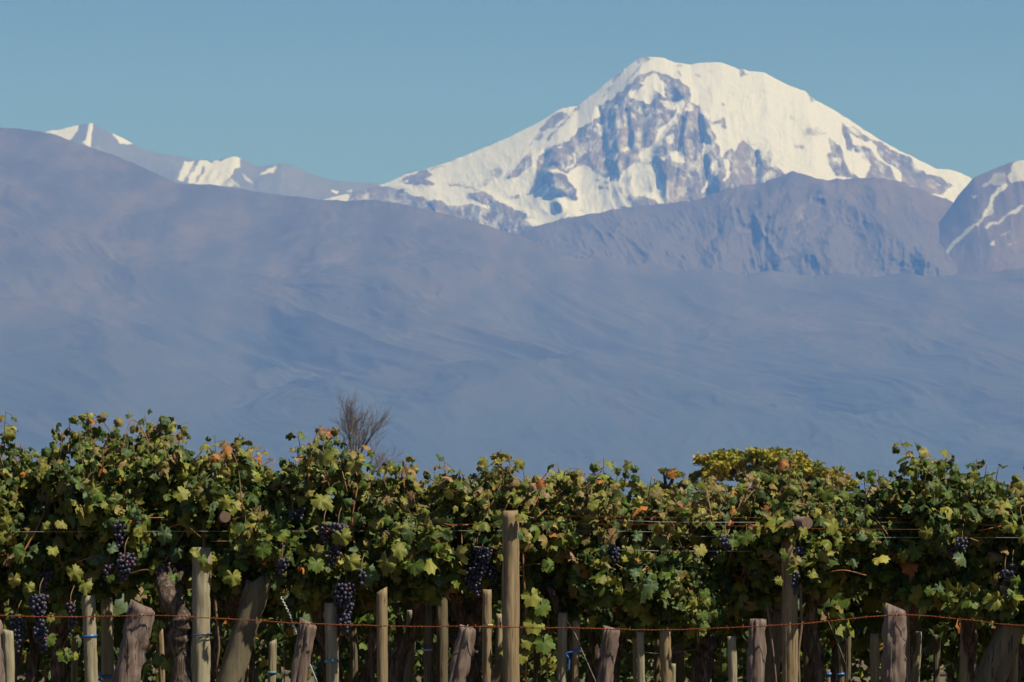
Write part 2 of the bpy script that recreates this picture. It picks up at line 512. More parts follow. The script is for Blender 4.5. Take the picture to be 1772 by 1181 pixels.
def rock_mat(name, c1, c2, c3, scale, snow=False, snow_noise=0.35, th=0.5, soft=0.12, snow_col=(0.405, 0.42, 0.51), low=None):
    n = NT(name)
    co = n.coord('Object')
    a = n.noise(n.mapping(co, (1.0, 0.03, 1.0)), scale, 9, 0.66)
    b = n.noise(n.mapping(co, (1.0, 0.03, 1.0)), scale * 4.3, 8, 0.75)
    col = n.ramp(a, [(0.40, c1), (0.5, c2), (0.60, c3)])
    col = n.mix(n.math('MULTIPLY', n.math('SUBTRACT', b, 0.35), 2.0, True), col, c1)
    if low is not None:
        sz = n.n('SeparateXYZ'); n.t.links.new(co, sz.inputs[0])
        zz = n.math('ADD', sz.outputs['Z'], n.math('MULTIPLY', n.math('SUBTRACT', a, 0.5), 900.0))
        col = n.mix(n.math('MULTIPLY', n.math('SUBTRACT', low[1], zz), 1.0 / low[2], True), col, low[0])
    if snow:
        s = n.attr('snow').outputs['Fac']
        nz = n.noise(n.mapping(co, (1.0, 0.3, 0.5)), 0.013, 9, 0.74)
        nz = n.math('SUBTRACT', nz, 0.5)
        v = n.math('ADD', s, n.math('MULTIPLY', n.math('MULTIPLY', nz, snow_noise), n.math('SUBTRACT', 1.0, n.math('MULTIPLY', s, 0.62))))
        v = n.math('MULTIPLY', n.math('SUBTRACT', v, th - soft), 1 / (2 * soft), True)
        col = n.mix(v, col, snow_col)
    return n.finish(n.principled(col, 0.95, 0.05))


M_PEAK = rock_mat('peak rock and snow', (0.075, 0.058, 0.052), (0.135, 0.102, 0.09), (0.20, 0.155, 0.135), 0.0035, True, 4.2, 0.52, 0.36)
M_REAR = rock_mat('rear ridge rock and snow', (0.09, 0.082, 0.075), (0.105, 0.094, 0.086), (0.12, 0.106, 0.095), 0.003, True, 2.6, 0.56, 0.3)
M_RIGHT = rock_mat('streaked ridge rock', (0.092, 0.070, 0.062), (0.118, 0.090, 0.078), (0.145, 0.112, 0.094), 0.0025, True, 1.6, 0.5, 0.3, (0.38, 0.38, 0.38))
M_MID = rock_mat('brown ridge rock', (0.055, 0.045, 0.042), (0.09, 0.07, 0.06), (0.135, 0.102, 0.083), 0.002, True, 2.2, 0.58, 0.35, (0.30, 0.27, 0.23), low=((0.084, 0.070, 0.063), 1850.0, 420.0))
M_FOOT = rock_mat('foothill scrub and rock', (0.058, 0.052, 0.049), (0.080, 0.069, 0.062), (0.106, 0.087, 0.075), 0.004, low=((0.050, 0.060, 0.063), 1350.0, 1100.0))  # low: bluish tint paints valley haze into the colour of the lower slopes

PEAK = [(560,345),(640,325),(668,316),(701,302),(742,290),(769,283),(809,267),(843,253),(877,239),(907,224),(945,204),(965,190),(985,184),
        (999,183),(1019,168),(1053,140),(1077,121),(1097,107),(1107,100),(1124,98),(1148,100),(1168,107),(1195,111),(1209,108),(1247,108),
        (1276,118),(1300,123),(1321,124),(1358,144),(1392,157),(1411,172),(1448,192),(1478,213),(1515,237),(1545,254),(1575,269),(1619,291),
        (1640,293),(1657,296),(1683,309),(1720,335),(1800,380)]
REAR = [(-250,250),(-100,225),(0,240),(60,234),(79,227),(107,223),(134,216),(160,212),(178,223),(198,231),(221,243),(253,259),(300,269),(336,275),(367,279),
        (391,273),(407,270),(419,275),(446,287),(474,285),(490,282),(514,289),(545,304),(581,312),(616,315),(648,316),(700,322),(800,345),(900,380)]
RIGHT = [(1440,520),(1500,488),(1550,462),(1595,425),(1630,378),(1658,338),(1683,308),(1705,298),(1731,287),(1753,279),(1772,277),(1800,266),(1850,250),(1950,262),(2050,300)]
MID = [(820,440),(870,412),(900,402),(931,390),(979,377),(1030,367),(1094,356),(1148,352),(1202,345),(1261,325),(1321,317),(1351,305),(1373,296),
       (1396,304),(1425,310),(1500,307),(1530,308),(1567,317),(1601,330),(1640,345),(1700,385),(1760,430),(1850,480)]
FOOT = [(-350,250),(-200,232),(-80,224),(0,221),(32,221),(59,224),(99,233),(158,255),(225,279),(269,299),(308,316),(356,319),(395,323),(435,329),
        (494,336),(553,344),(593,348),(648,344),(672,350),(691,351),(775,372),(830,385),(870,398),(897,405),(930,420),(960,432),(1000,447),(1040,443),(1085,460),(1130,455),(1180,469),(1230,462),(1290,476),(1335,467),(1400,478),(1450,469),(1510,480),(1565,471),(1619,478),(1657,474),(1720,468),(1772,464),(1850,430),(2000,440),(2150,450)]


def peak_relief(px, py):
    """buttresses of the big face: ridges stand out, the couloirs between them lie back"""
    r = np.zeros(px.shape)

    def rib(x0, y0, x1, y1, w, h):
        dx, dy = x1 - x0, y1 - y0
        t = np.clip(((px - x0) * dx + (py - y0) * dy) / (dx * dx + dy * dy), 0, 1)
        d = np.hypot(px - (x0 + t * dx), py - (y0 + t * dy))
        ww = w * (0.5 + 0.5 * t)
        return 0.5 * h * np.exp(-(d / ww) ** 2)
    r += rib(1185, 120, 1150, 350, 30, 250)          # main buttress under the summit
    r -= rib(1192, 165, 1170, 260, 7, 200)
    r -= rib(1206, 185, 1228, 345, 8, 190)
    r -= rib(1180, 205, 1162, 340, 8, 170)
    r += rib(1218, 200, 1250, 340, 12, 150)
    r += rib(965, 270, 930, 340, 22, 330)
    r -= rib(945, 265, 918, 330, 14, 330)
    r -= rib(1310, 265, 1305, 320, 10, 240)
    r += rib(1340, 300, 1300, 330, 20, 100)
    r -= rib(1085, 190, 1090, 260, 8, 130)
    r -= rib(1035, 185, 1050, 290, 8, 130)
    r += rib(1065, 190, 1070, 290, 10, 130)
    return r


def rib_relief(ribs, k=1.0):
    def f(px, py):
        r = np.zeros(px.shape)
        wx = (fbm(px / 30, py / 30, 71, 4) - 0.5) * 26
        for x0, y0, x1, y1, w, h in ribs:
            dx, dy = x1 - x0, y1 - y0
            t = ((px + wx - x0) * dx + (py - y0) * dy) / (dx * dx + dy * dy)
            tc = np.clip(t, 0, 1)
            d = np.hypot(px + wx - (x0 + tc * dx), py - (y0 + tc * dy))
            r += k * h * np.exp(-(d / (w * (0.35 + 0.65 * tc))) ** 1.5)
        return r
    return f


FOOT_RIBS = [(150,262,20,470,60,420),(408,326,215,540,60,480),(655,350,460,575,70,520),(60,360,160,620,60,300),(300,320,330,470,50,260),(480,340,560,480,50,260),(560,420,640,640,60,300),(780,380,700,560,60,360),(790,385,960,640,80,360),
             (900,420,880,640,60,260),(1020,450,1130,700,80,340),(1180,470,1080,640,60,260),(1330,475,1420,700,80,320),(1500,478,1400,620,60,240),(1640,475,1540,680,70,320),(1720,460,1800,700,80,320),(240,520,120,700,60,300),(260,500,360,700,60,300),(460,560,420,740,60,260),(700,540,760,740,60,280)]
MID_RIBS = [(1375,300,1205,470,26,340),(1372,300,1300,480,22,280),(1380,305,1345,400,16,220),(1425,318,1445,480,26,380),(1440,380,1330,478,16,-200),(1430,330,1640,480,40,360),(1270,325,1235,470,20,260),(1200,348,1120,450,26,260),(1100,360,1030,440,24,220),
            (1300,370,1360,475,14,200),(1500,310,1560,430,26,220),(1240,400,1200,470,14,-160),(1330,380,1310,470,12,-220),(1550,380,1620,470,22,200)]

massif('mountain_peak', PEAK, 30000.0, 1100.0, 3100.0, M_PEAK, 900, 300, amp=190.0, wl=440.0, fan=-0.35, fan_px=1160,
       mask=PEAK_MASK, mask_base=1.0, mask_win=(540, 1820, 80, 460), seed=4, crest_noise=1.5, relief=peak_relief, snow_calm=0.6, rock_floor=0.2)
massif('mountain_ridge', REAR, 32500.0, 1100.0, 3300.0, M_REAR, 520, 130, amp=170.0, wl=640.0,
       mask=REAR_MASK, mask_win=(-260, 920, 180, 420), seed=9, crest_noise=2.0)
massif('mountain_ridge', RIGHT, 24200.0, 700.0, 2300.0, M_RIGHT, 420, 190, amp=110.0, wl=800.0,
       mask=RIGHT_MASK, mask_win=(1430, 2060, 230, 540), seed=13, crest_noise=1.2)
massif('mountain_ridge', MID, 24700.0, 700.0, 2700.0, M_MID, 620, 200, amp=210.0, wl=560.0, fan=-0.5, fan_px=1370,
       mask=MID_MASK, mask_win=(800, 1870, 280, 520), mask_sig=1.6, seed=17, gain=0.6, relief=rib_relief(MID_RIBS, 0.24), crest_noise=2.5, crest_low=2.0)
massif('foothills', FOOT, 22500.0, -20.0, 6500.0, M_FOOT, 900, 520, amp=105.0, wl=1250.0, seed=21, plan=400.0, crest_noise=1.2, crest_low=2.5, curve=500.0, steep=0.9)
for o in list(C.objects):
    if o.type == 'MESH': o['kind'] = 'structure'

# ------------------------------------------------------------------ ground
g = NT('vineyard soil')
co = g.coord('Object')
a = g.noise(co, 0.35, 8, 0.6)
b = g.noise(co, 6.0, 6, 0.65)
c = g.noise(co, 45.0, 4, 0.6)
col = g.ramp(a, [(0.35, (0.11, 0.08, 0.055)), (0.5, (0.16, 0.12, 0.08)), (0.68, (0.10, 0.10, 0.045))])
col = g.mix(g.math('MULTIPLY', b, 0.5), col, (0.07, 0.05, 0.035))
col = g.mix(g.math('MULTIPLY', c, 0.3), col, (0.2, 0.155, 0.1))
M_SOIL = g.finish(g.principled(col, 0.95, 0.1, g.bump(g.math('ADD', b, c), 0.7, 0.03)))
gx = np.array([-38000, -12000, -3000, -600, -100, -20, 0, 20, 100, 600, 3000, 12000, 38000.0])
gy = np.array([-9000, -2000, -300, -40, 0, 10, 20, 40, 100, 400, 2000, 9000, 20000, 28000, 36000.0])
GX, GY = np.meshgrid(gx, gy)
V = np.stack([GX.ravel(), GY.ravel(), GX.ravel() * 0], 1)
idx = np.arange(V.shape[0]).reshape(GX.shape)
Fq = np.stack([idx[:-1, :-1].ravel(), idx[:-1, 1:].ravel(), idx[1:, 1:].ravel(), idx[1:, :-1].ravel()], 1)
tag(mesh_obj('ground', V, Fq, M_SOIL), kind='structure')

# ------------------------------------------------------------------ haze: one closed box of clear mountain air
hx0, hx1, hy0, hy1, hz0, hz1 = -40000, 40000, -12000, 37000, -1.0 - 20.0, 3500.0
V = np.array([(x, y, z) for x in (hx0, hx1) for y in (hy0, hy1) for z in (hz0, hz1)], float)
Fq = np.array([(0, 1, 3, 2), (4, 6, 7, 5), (0, 4, 5, 1), (2, 3, 7, 6), (0, 2, 6, 4), (1, 5, 7, 3)])
hm = bpy.data.materials.new('haze air')
hm.use_nodes = True
hm.node_tree.nodes.clear()
ho = hm.node_tree.nodes.new('ShaderNodeOutputMaterial')
pv = hm.node_tree.nodes.new('ShaderNodeVolumePrincipled')
pv.inputs['Color'].default_value = (*HAZE_COLOR, 1.0)
pv.inputs['Density'].default_value = HAZE_DENSITY
pv.inputs['Absorption Color'].default_value = (1, 1, 1, 1)
hm.node_tree.links.new(pv.outputs[0], ho.inputs['Volume'])
tag(mesh_obj('haze', V, Fq, hm, smooth=False), kind='stuff')

# ------------------------------------------------------------------ plant and wood materials
def leaf_mat(name, trans=0.35, rough=0.5):
    n = NT(name)
    at_ = n.attr('tint')
    col = at_.outputs['Color']
    edge = at_.outputs['Alpha']
    uvn = n.n('UVMap')
    sep = n.n('SeparateXYZ')
    n.t.links.new(uvn.outputs[0], sep.inputs[0])
    geo = n.coord('Object')
    nz = n.noise(geo, 60.0, 3, 0.6)
    # main veins: five rays from the leaf stalk
    ang = n.math('ARCTAN2', sep.outputs['X'], sep.outputs['Y'])
    fr = n.math('ABSOLUTE', n.math('SINE', n.math('MULTIPLY', ang, 3.5)))
    rad = n.math('SQRT', n.math('ADD', n.math('POWER', sep.outputs['X'], 2.0), n.math('POWER', sep.outputs['Y'], 2.0)))
    vein = n.math('MULTIPLY', fr, n.math('ADD', rad, 0.12))
    vein = n.math('SUBTRACT', 1.0, n.math('MULTIPLY', vein, 9.0, True), True)
    col = n.mix(n.math('MULTIPLY', nz, 0.55), col, (0.03, 0.06, 0.012))
    col = n.mix(n.math('MULTIPLY', vein, 0.35), col, (0.25, 0.27, 0.1))
    blot = n.noise(geo, 17.0, 3, 0.6)
    col = n.mix(n.math('MULTIPLY', n.math('SUBTRACT', blot, 0.54), 2.5, True), col, (0.24, 0.20, 0.04))
    e = n.math('ADD', edge, n.math('MULTIPLY', n.math('SUBTRACT', nz, 0.5), 1.3))
    e = n.math('MULTIPLY', n.math('SUBTRACT', e, 0.9), 5.0, True)
    col = n.mix(n.math('MULTIPLY', e, 0.65), col, (0.20, 0.105, 0.045))
    bp = n.bump(n.math('SUBTRACT', nz, n.math('MULTIPLY', vein, 0.6)), 0.35, 0.004)
    p = n.principled(col, rough, 0.17, bp)
    tr = n.n('BsdfTranslucent')
    tc = n.mix(0.5, col, (0.35, 0.33, 0.04), 'MIX')
    n.t.links.new(tc, tr.inputs[0])
    mx = n.n('MixShader')
    mx.inputs[0].default_value = trans
    n.t.links.new(p, mx.inputs[1])
    n.t.links.new(tr.outputs[0], mx.inputs[2])
    return n.finish(mx.outputs[0])


M_LEAF = leaf_mat('vine leaf', 0.09, 0.5)


def wood_mat(name, c1, c2, c3, crack=0.5, sc=1.0, stain=(0.08, 0.055, 0.04)):
    n = NT(name)
    co = n.coord('Object')
    a = n.noise(n.mapping(co, (70 * sc, 70 * sc, 3.0 * sc)), 1.0, 5, 0.65)
    b = n.noise(n.mapping(co, (9, 9, 2.2)), 1.0, 4, 0.6)
    d = n.noise(n.mapping(co, (150 * sc, 150 * sc, 2.5)), 1.0, 2, 0.5)
    col = n.ramp(a, [(0.3, c1), (0.5, c2), (0.7, c3)])
    col = n.mix(n.math('MULTIPLY', n.math('SUBTRACT', b, 0.42), 2.2, True), col, stain)
    cr = n.math('MULTIPLY', n.math('SUBTRACT', 0.36, d), 14.0, True)
    col = n.mix(n.math('MULTIPLY', cr, crack), col, (0.015, 0.011, 0.008))
    h = n.math('ADD', a, n.math('MULTIPLY', cr, -0.8))
    return n.finish(n.principled(col, 0.85, 0.15, n.bump(h, 0.6, 0.006)))


M_POST = wood_mat('pale treated pole', (0.19, 0.16, 0.10), (0.29, 0.245, 0.165), (0.39, 0.335, 0.235), 0.6, stain=(0.17, 0.15, 0.075))
M_POST_B = wood_mat('tan pole', (0.17, 0.115, 0.06), (0.25, 0.175, 0.10), (0.32, 0.235, 0.14), 0.6, stain=(0.15, 0.115, 0.055))
M_POST_G = wood_mat('greyed pole', (0.12, 0.10, 0.075), (0.19, 0.16, 0.12), (0.27, 0.24, 0.18), 0.9, stain=(0.09, 0.075, 0.05))
M_FENCE = wood_mat('weathered grey brown post', (0.09, 0.065, 0.05), (0.17, 0.12, 0.095), (0.27, 0.22, 0.18), 0.9, 0.6, stain=(0.10, 0.07, 0.055))
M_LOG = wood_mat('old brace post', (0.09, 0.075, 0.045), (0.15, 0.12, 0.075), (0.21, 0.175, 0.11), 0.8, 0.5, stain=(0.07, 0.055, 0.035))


def simple_mat(name, col, rough=0.6, spec=0.3, var=None, scale=80.0, bump=0.0, **kw):
    n = NT(name)
    c = col
    nrm = None
    if var is not None:
        z = n.noise(n.coord('Object'), scale, 4, 0.6)
        c = n.mix(n.math('MULTIPLY', n.math('SUBTRACT', z, 0.35), 3.0, True), col, var)
        if bump: nrm = n.bump(z, bump, 0.004)
    return n.finish(n.principled(c, rough, spec, nrm, **kw))


def bark_mat():
    n = NT('vine bark')
    co = n.coord('Object')
    a = n.noise(n.mapping(co, (60, 60, 14)), 1.0, 6, 0.7)
    b = n.noise(n.mapping(co, (120, 120, 9)), 1.0, 3, 0.6)
    col = n.ramp(a, [(0.33, (0.03, 0.021, 0.016)), (0.5, (0.10, 0.072, 0.055)), (0.62, (0.2, 0.155, 0.12))])
    return n.finish(n.principled(col, 0.95, 0.1, n.bump(n.math('ADD', a, b), 1.0, 0.012)))


M_BARK = bark_mat()
M_CANE = simple_mat('red brown cane', (0.22, 0.07, 0.03), 0.55, 0.35, (0.32, 0.15, 0.06), 40)
M_CANE_G = simple_mat('brown shoot', (0.13, 0.07, 0.035), 0.6, 0.3, (0.20, 0.13, 0.06), 40)
M_CANE_P = simple_mat('pale dry cane', (0.20, 0.13, 0.085), 0.7, 0.25, (0.11, 0.065, 0.04), 60)
M_RUST = simple_mat('rusty wire', (0.12, 0.028, 0.01), 0.9, 0.2, (0.26, 0.075, 0.02), 130, 0.8)
M_GALV = simple_mat('galvanised wire', (0.35, 0.34, 0.32), 0.5, 0.5, (0.22, 0.15, 0.1), 30)
M_STRING = simple_mat('white twine', (0.6, 0.6, 0.6), 0.8, 0.2, (0.35, 0.35, 0.36), 150)
M_BLUE = simple_mat('blue plastic tape', (0.015, 0.09, 0.35), 0.4, 0.5, (0.03, 0.16, 0.42), 60)
M_TEAL = simple_mat('faded blue tape', (0.06, 0.17, 0.27), 0.5, 0.4, (0.12, 0.24, 0.32), 60)
M_YTAPE = simple_mat('cream tape', (0.5, 0.45, 0.2), 0.5, 0.4, (0.35, 0.3, 0.12), 60)
M_BLACK = simple_mat('black band', (0.03, 0.035, 0.045), 0.5, 0.4, (0.09, 0.1, 0.12), 60)


def grape_mat():
    n = NT('dark grape skin')
    co = n.coord('Object')
    a = n.noise(co, 42.0, 2, 0.5)
    b = n.noise(co, 190.0, 4, 0.6)
    t = n.attr('tint').outputs['Color']
    col = n.mix(n.math('MULTIPLY', n.math('SUBTRACT', a, 0.3), 2.2, True), t, (0.05, 0.058, 0.09))
    col = n.mix(n.math('MULTIPLY', n.math('SUBTRACT', b, 0.5), 2.5, True), col, (0.02, 0.012, 0.025))
    return n.finish(n.principled(col, n.math('ADD', n.math('MULTIPLY', a, 0.4), 0.3), 0.4))


M_GRAPE = grape_mat()

# ------------------------------------------------------------------ tubes, posts
def tube_arrays(pts, rad, sides=8, rough=0.0, seed=0, cap=True, flat=1.0, twist=0.0):
    pts = np.asarray(pts, float)
    n = len(pts)
    rad = np.broadcast_to(np.asarray(rad, float), (n,)).copy()
    tan = np.gradient(pts, axis=0)
    tan /= np.linalg.norm(tan, axis=1)[:, None] + 1e-12
    up = np.array([0, 1.0, 0]) if abs(tan[0][1]) < 0.8 else np.array([1.0, 0, 0])
    V = []
    a = np.linspace(0, 2 * np.pi, sides, endpoint=False)
    for i in range(n):
        s = np.cross(up, tan[i]); s /= np.linalg.norm(s) + 1e-12
        t = np.cross(tan[i], s)
        up = t
        r = rad[i] * np.ones(sides)
        if rough:
            r = r * (1 + rough * (vnoise(a * 1.3 + 7 * seed + np.cos(a) * 2, np.full(sides, i * 0.7), seed) - 0.5) * 2)
        aa = a + twist * i
        V.append(pts[i] + np.outer(np.cos(aa) * r, s) + np.outer(np.sin(aa) * r * flat, t))
    V = np.concatenate(V)
    idx = np.arange(n * sides).reshape(n, sides)
    j = np.roll(idx, -1, 1)
    F4 = np.stack([idx[:-1].ravel(), j[:-1].ravel(), j[1:].ravel(), idx[1:].ravel()], 1)
    F3 = np.zeros((0, 3), int)
    if cap:
        V = np.concatenate([V, pts[:1], pts[-1:]])
        c0, c1 = n * sides, n * sides + 1
        F3 = np.concatenate([np.stack([j[0], idx[0], np.full(sides, c0)], 1), np.stack([idx[-1], j[-1], np.full(sides, c1)], 1)])
    return V, F4, F3


class MB:
    def __init__(s):
        s.V, s.F4, s.F3, s.n = [], [], [], 0
        s.T = []

    def add(s, V, F4=None, F3=None, tint=None):
        s.V.append(V)
        if F4 is not None and len(F4): s.F4.append(np.asarray(F4) + s.n)
        if F3 is not None and len(F3): s.F3.append(np.asarray(F3) + s.n)
        s.n += len(V)
        if tint is not None: s.T.append(np.broadcast_to(tint, (len(V), 4)))

    def tube(s, pts, rad, sides=6, **kw):
        s.add(*tube_arrays(pts, rad, sides, **kw))

    def build(s, name, mat, parent=None, smooth=True, origin=(0, 0, 0), loc=None):
        V = np.concatenate(s.V) - np.asarray(origin, float)
        F = []
        if s.F4: F.append(np.concatenate(s.F4))
        if s.F3: F.append(np.concatenate(s.F3))
        return mesh_obj(name, V, F, mat, parent, smooth, loc=loc, attrs={'tint': np.concatenate(s.T)} if s.T else None)


def smooth_path(pts, n=12):
    """Catmull-Rom through the points"""
    P = np.asarray(pts, float)
    P = np.concatenate([2 * P[:1] - P[1:2], P, 2 * P[-1:] - P[-2:-1]])
    out = []
    for i in range(1, len(P) - 2):
        t = np.linspace(0, 1, n, endpoint=False)[:, None]
        p0, p1, p2, p3 = P[i - 1], P[i], P[i + 1], P[i + 2]
        out.append(0.5 * ((2 * p1) + (-p0 + p2) * t + (2 * p0 - 5 * p1 + 4 * p2 - p3) * t ** 2 + (-p0 + 3 * p1 - 3 * p2 + p3) * t ** 3))
    out.append(P[-2:-1])
    return np.concatenate(out)


# ------------------------------------------------------------------ leaf shapes
def leaf_template(seed, n=34, curl=0.3, fold=0.25, wave=0.06, rings=(0.5,)):
    r = random.Random(seed)
    th = np.linspace(0, 2 * np.pi, n, endpoint=False)          # 0 = tip (+Y)
    lob = [(0, 1.0, 0.62), (0.98, 0.90, 0.55), (-0.98, 0.90, 0.55), (1.95, 0.74, 0.62), (-1.95, 0.74, 0.62)]
    asx, asy = r.uniform(0.82, 1.12), r.uniform(0.85, 1.1)
    lob = [(c_ + r.uniform(-.12, .12), h_ * r.uniform(.82, 1.12), w_) for c_, h_, w_ in lob]
    rr = np.full(n, 0.71) + 0.05 * np.sin(th * 3 + seed)
    for c, h, w in lob:
        h = h * r.uniform(0.9, 1.08)
        d = np.abs((th - c + np.pi) % (2 * np.pi) - np.pi)
        rr = np.maximum(rr, h * np.clip(1 - (d / w) ** 1.6 * 0.30, 0, 1))
    d = np.abs(th - np.pi)
    rr = np.where(d < 0.40, 0.10 + 0.45 * (d / 0.40) ** 1.2, rr)    # stalk notch
    rr = rr * (1 + 0.09 * np.where((np.arange(n) + seed) % 2 == 0, 1.0, -0.8)) * np.array([r.uniform(0.94, 1.05) for _ in range(n)])
    V = [(0, 0, 0)]
    E = [0.0]
    for k in list(rings) + [1.0]:
        for i in range(n):
            x, y = math.sin(th[i]) * rr[i] * k * asx, math.cos(th[i]) * rr[i] * k * asy
            z = -fold * abs(x) ** 1.3 - curl * (y ** 2) * (1 if y > 0 else 0.5) + wave * math.sin(th[i] * 5 + seed) * k * k
            z += r.uniform(-1, 1) * (0.05 if k == 1.0 else 0.025) + wave * 0.9 * math.sin(th[i] * 2 + seed * 2.3) * k
            z += 0.5 * curl * x * x * math.sin(seed * 1.7)
            V.append((x, y, z))
            E.append(k * (0.75 + 0.25 * r.random()))
    V = np.array(V)
    F3 = [(0, 1 + i, 1 + (i + 1) % n) for i in range(n)]
    F3 = [(0, b, a) for (_, a, b) in F3]
    m = len(rings) + 1
    for k in range(m - 1):
        o0, o1 = 1 + k * n, 1 + (k + 1) * n
        for i in range(n):
            j = (i + 1) % n
            F3.append((o0 + i, o0 + j, o1 + i))
            F3.append((o0 + j, o1 + j, o1 + i))
    return V, np.array(F3), np.array(E)


HI = [leaf_template(i, 30, curl=c, fold=f, wave=w) for i, (c, f, w) in enumerate(
    [(0.35, 0.25, 0.09), (0.6, 0.45, 0.1), (0.2, 0.7, 0.12), (-0.35, 0.5, 0.12), (0.95, 0.6, 0.14), (0.4, 1.2, 0.15), (0.22, 0.18, 0.08), (1.4, 0.9, 0.18)])]
LO = [leaf_template(20 + i, 16, curl=c, fold=f, wave=w, rings=()) for i, (c, f, w) in enumerate(
    [(0.3, 0.2, 0.08), (0.5, 0.5, 0.1), (0.1, 0.4, 0.1), (0.8, 0.8, 0.1)])]


def leaves_mesh(name, P, N, T, S, tints, kinds, templates, mat, parent=None, origin=(0, 0, 0), stalks=None):
    """P centres, N normals, T tip directions, S sizes (radius)"""
    N = N / (np.linalg.norm(N, axis=1)[:, None] + 1e-9)
    T = T - (T * N).sum(1)[:, None] * N
    T = T / (np.linalg.norm(T, axis=1)[:, None] + 1e-9)
    X = np.cross(T, N)
    Vs, Fs, Ts, Us = [], [], [], []
    off = 0
    for k, (tv, tf, te) in enumerate(templates):
        m = np.where(kinds == k)[0]
        if not len(m): continue
        R = np.stack([X[m], T[m], N[m]], 2)                       # columns
        V = np.einsum('mij,vj->mvi', R, tv) * S[m][:, None, None] + P[m][:, None, :]
        nv = len(tv)
        F = tf[None] + (np.arange(len(m)) * nv)[:, None, None] + off
        tt = np.concatenate([np.repeat(tints[m][:, None, :], nv, 1), np.repeat(te[None, :, None], len(m), 0)], 2)
        Vs.append(V.reshape(-1, 3)); Fs.append(F.reshape(-1, 3)); Ts.append(tt.reshape(-1, 4))
        Us.append(np.repeat(tv[None, :, :2], len(m), 0).reshape(-1, 2))
        off += len(m) * nv
    nleaf = sum(len(f) for f in Fs)
    if stalks is not None and stalks.n:
        sv = np.concatenate(stalks.V); sf = np.concatenate(stalks.F4)
        sf = np.concatenate([sf[:, [0, 1, 2]], sf[:, [0, 2, 3]]]) + off
        Vs.append(sv); Fs.append(sf); Us.append(np.zeros((len(sv), 2))); Ts.append(np.tile([0.12, 0.08, 0.03, 0.0], (len(sv), 1)))
    V = np.concatenate(Vs) - np.asarray(origin, float)
    F = np.concatenate(Fs)
    o = mesh_obj(name, V, F, mat, parent, True, attrs={'tint': np.concatenate(Ts)})
    U = np.concatenate(Us)
    uv = o.data.uv_layers.new(name='leaf')
    uv.data.foreach_set('uv', U[F.ravel()].astype(np.float32).ravel())
    return o


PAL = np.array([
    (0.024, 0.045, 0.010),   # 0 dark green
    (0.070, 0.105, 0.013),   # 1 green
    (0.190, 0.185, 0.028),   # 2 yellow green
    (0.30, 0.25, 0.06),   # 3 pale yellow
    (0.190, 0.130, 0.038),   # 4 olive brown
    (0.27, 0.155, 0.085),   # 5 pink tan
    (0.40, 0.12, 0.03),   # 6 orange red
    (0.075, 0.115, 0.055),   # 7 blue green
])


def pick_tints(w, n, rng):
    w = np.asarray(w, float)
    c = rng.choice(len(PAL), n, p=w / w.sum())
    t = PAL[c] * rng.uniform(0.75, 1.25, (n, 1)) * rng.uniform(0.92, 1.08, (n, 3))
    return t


# ------------------------------------------------------------------ far trees
def branch_tree(mb, p, d, length, r, level, rng, spread=0.5, tips=None, up=0.25, mind=0.006):
    n = 5
    pts = [np.array(p)]
    dd = np.array(d, float)
    for i in range(n):
        dd = dd + rng.normal(0, 0.09, 3) + np.array([0, 0, up * 0.12])
        dd /= np.linalg.norm(dd)
        pts.append(pts[-1] + dd * length / n)
    rr = np.linspace(r, max(r * 0.55, mind), n + 1)
    mb.tube(np.array(pts), rr, 6 if level < 2 else 4, cap=False)
    if tips is not None and level >= 2: tips.extend(pts[2:])
    if level >= 4: return
    k = [5, 5, 6, 5][level]
    for j in range(k):
        t = 0.25 + 0.75 * (j + rng.random() * 0.6) / k
        i = min(int(t * n), n - 1)
        q = pts[i] + (pts[i + 1] - pts[i]) * (t * n - i)
        ax = rng.normal(0, 1, 3)
        ax -= ax.dot(dd) * dd
        ax /= np.linalg.norm(ax)
        nd = dd * math.cos(spread) + ax * math.sin(spread) * rng.uniform(0.7, 1.3)
        nd[2] += up
        nd /= np.linalg.norm(nd)
        branch_tree(mb, q, nd, length * rng.uniform(0.5, 0.72), max(rr[i] * 0.5, mind), level + 1, rng, spread, tips, up, mind)


# bare tree, 150 m away
bt = tag(empty('bare_tree', at(610, 900, 150.0)[:2] + (0,)), 'leafless grey tree standing behind the vines left of centre', 'tree')
rg = np.random.default_rng(5)
mt = MB()
base = np.array([0, 0, 0.0])
top = np.array([-0.05, 0, 2.9])
mt.tube(smooth_path([base, (0.05, 0, 1.2), top, (-0.02, 0.0, 3.8)], 5), np.linspace(0.13, 0.075, 16), 9)
mt.build('trunk', simple_mat('grey bark', (0.055, 0.045, 0.04), 0.9, 0.1), bt)
mbr = MB()
for (q, d, L, r) in [((0.02, 0, 3.6), (-0.12, 0, 1), 1.15, 0.05), ((-0.03, 0, 3.0), (-0.5, 0.1, 1), 1.35, 0.045), ((-0.03, 0, 3.1), (0.5, -0.1, 1), 1.35, 0.045),
                     ((0, 0, 2.6), (0.8, 0.2, 0.9), 1.25, 0.035), ((0, 0, 2.4), (-0.7, -0.3, 0.9), 1.2, 0.035), ((0, 0, 3.3), (0.15, 0.4, 1), 1.2, 0.035),
                     ((0, 0, 3.4), (0.15, -0.3, 1.1), 1.25, 0.035), ((0, 0, 1.9), (-0.8, 0.3, 0.6), 1.0, 0.03)]:
    branch_tree(mbr, q, np.array(d) / np.linalg.norm(d), L * 1.05, r * 0.8, 1, rg, 0.5, None, 0.2, 0.0040)
mbr.build('branches', simple_mat('grey twigs', (0.15, 0.13, 0.12), 0.9, 0.1), bt)


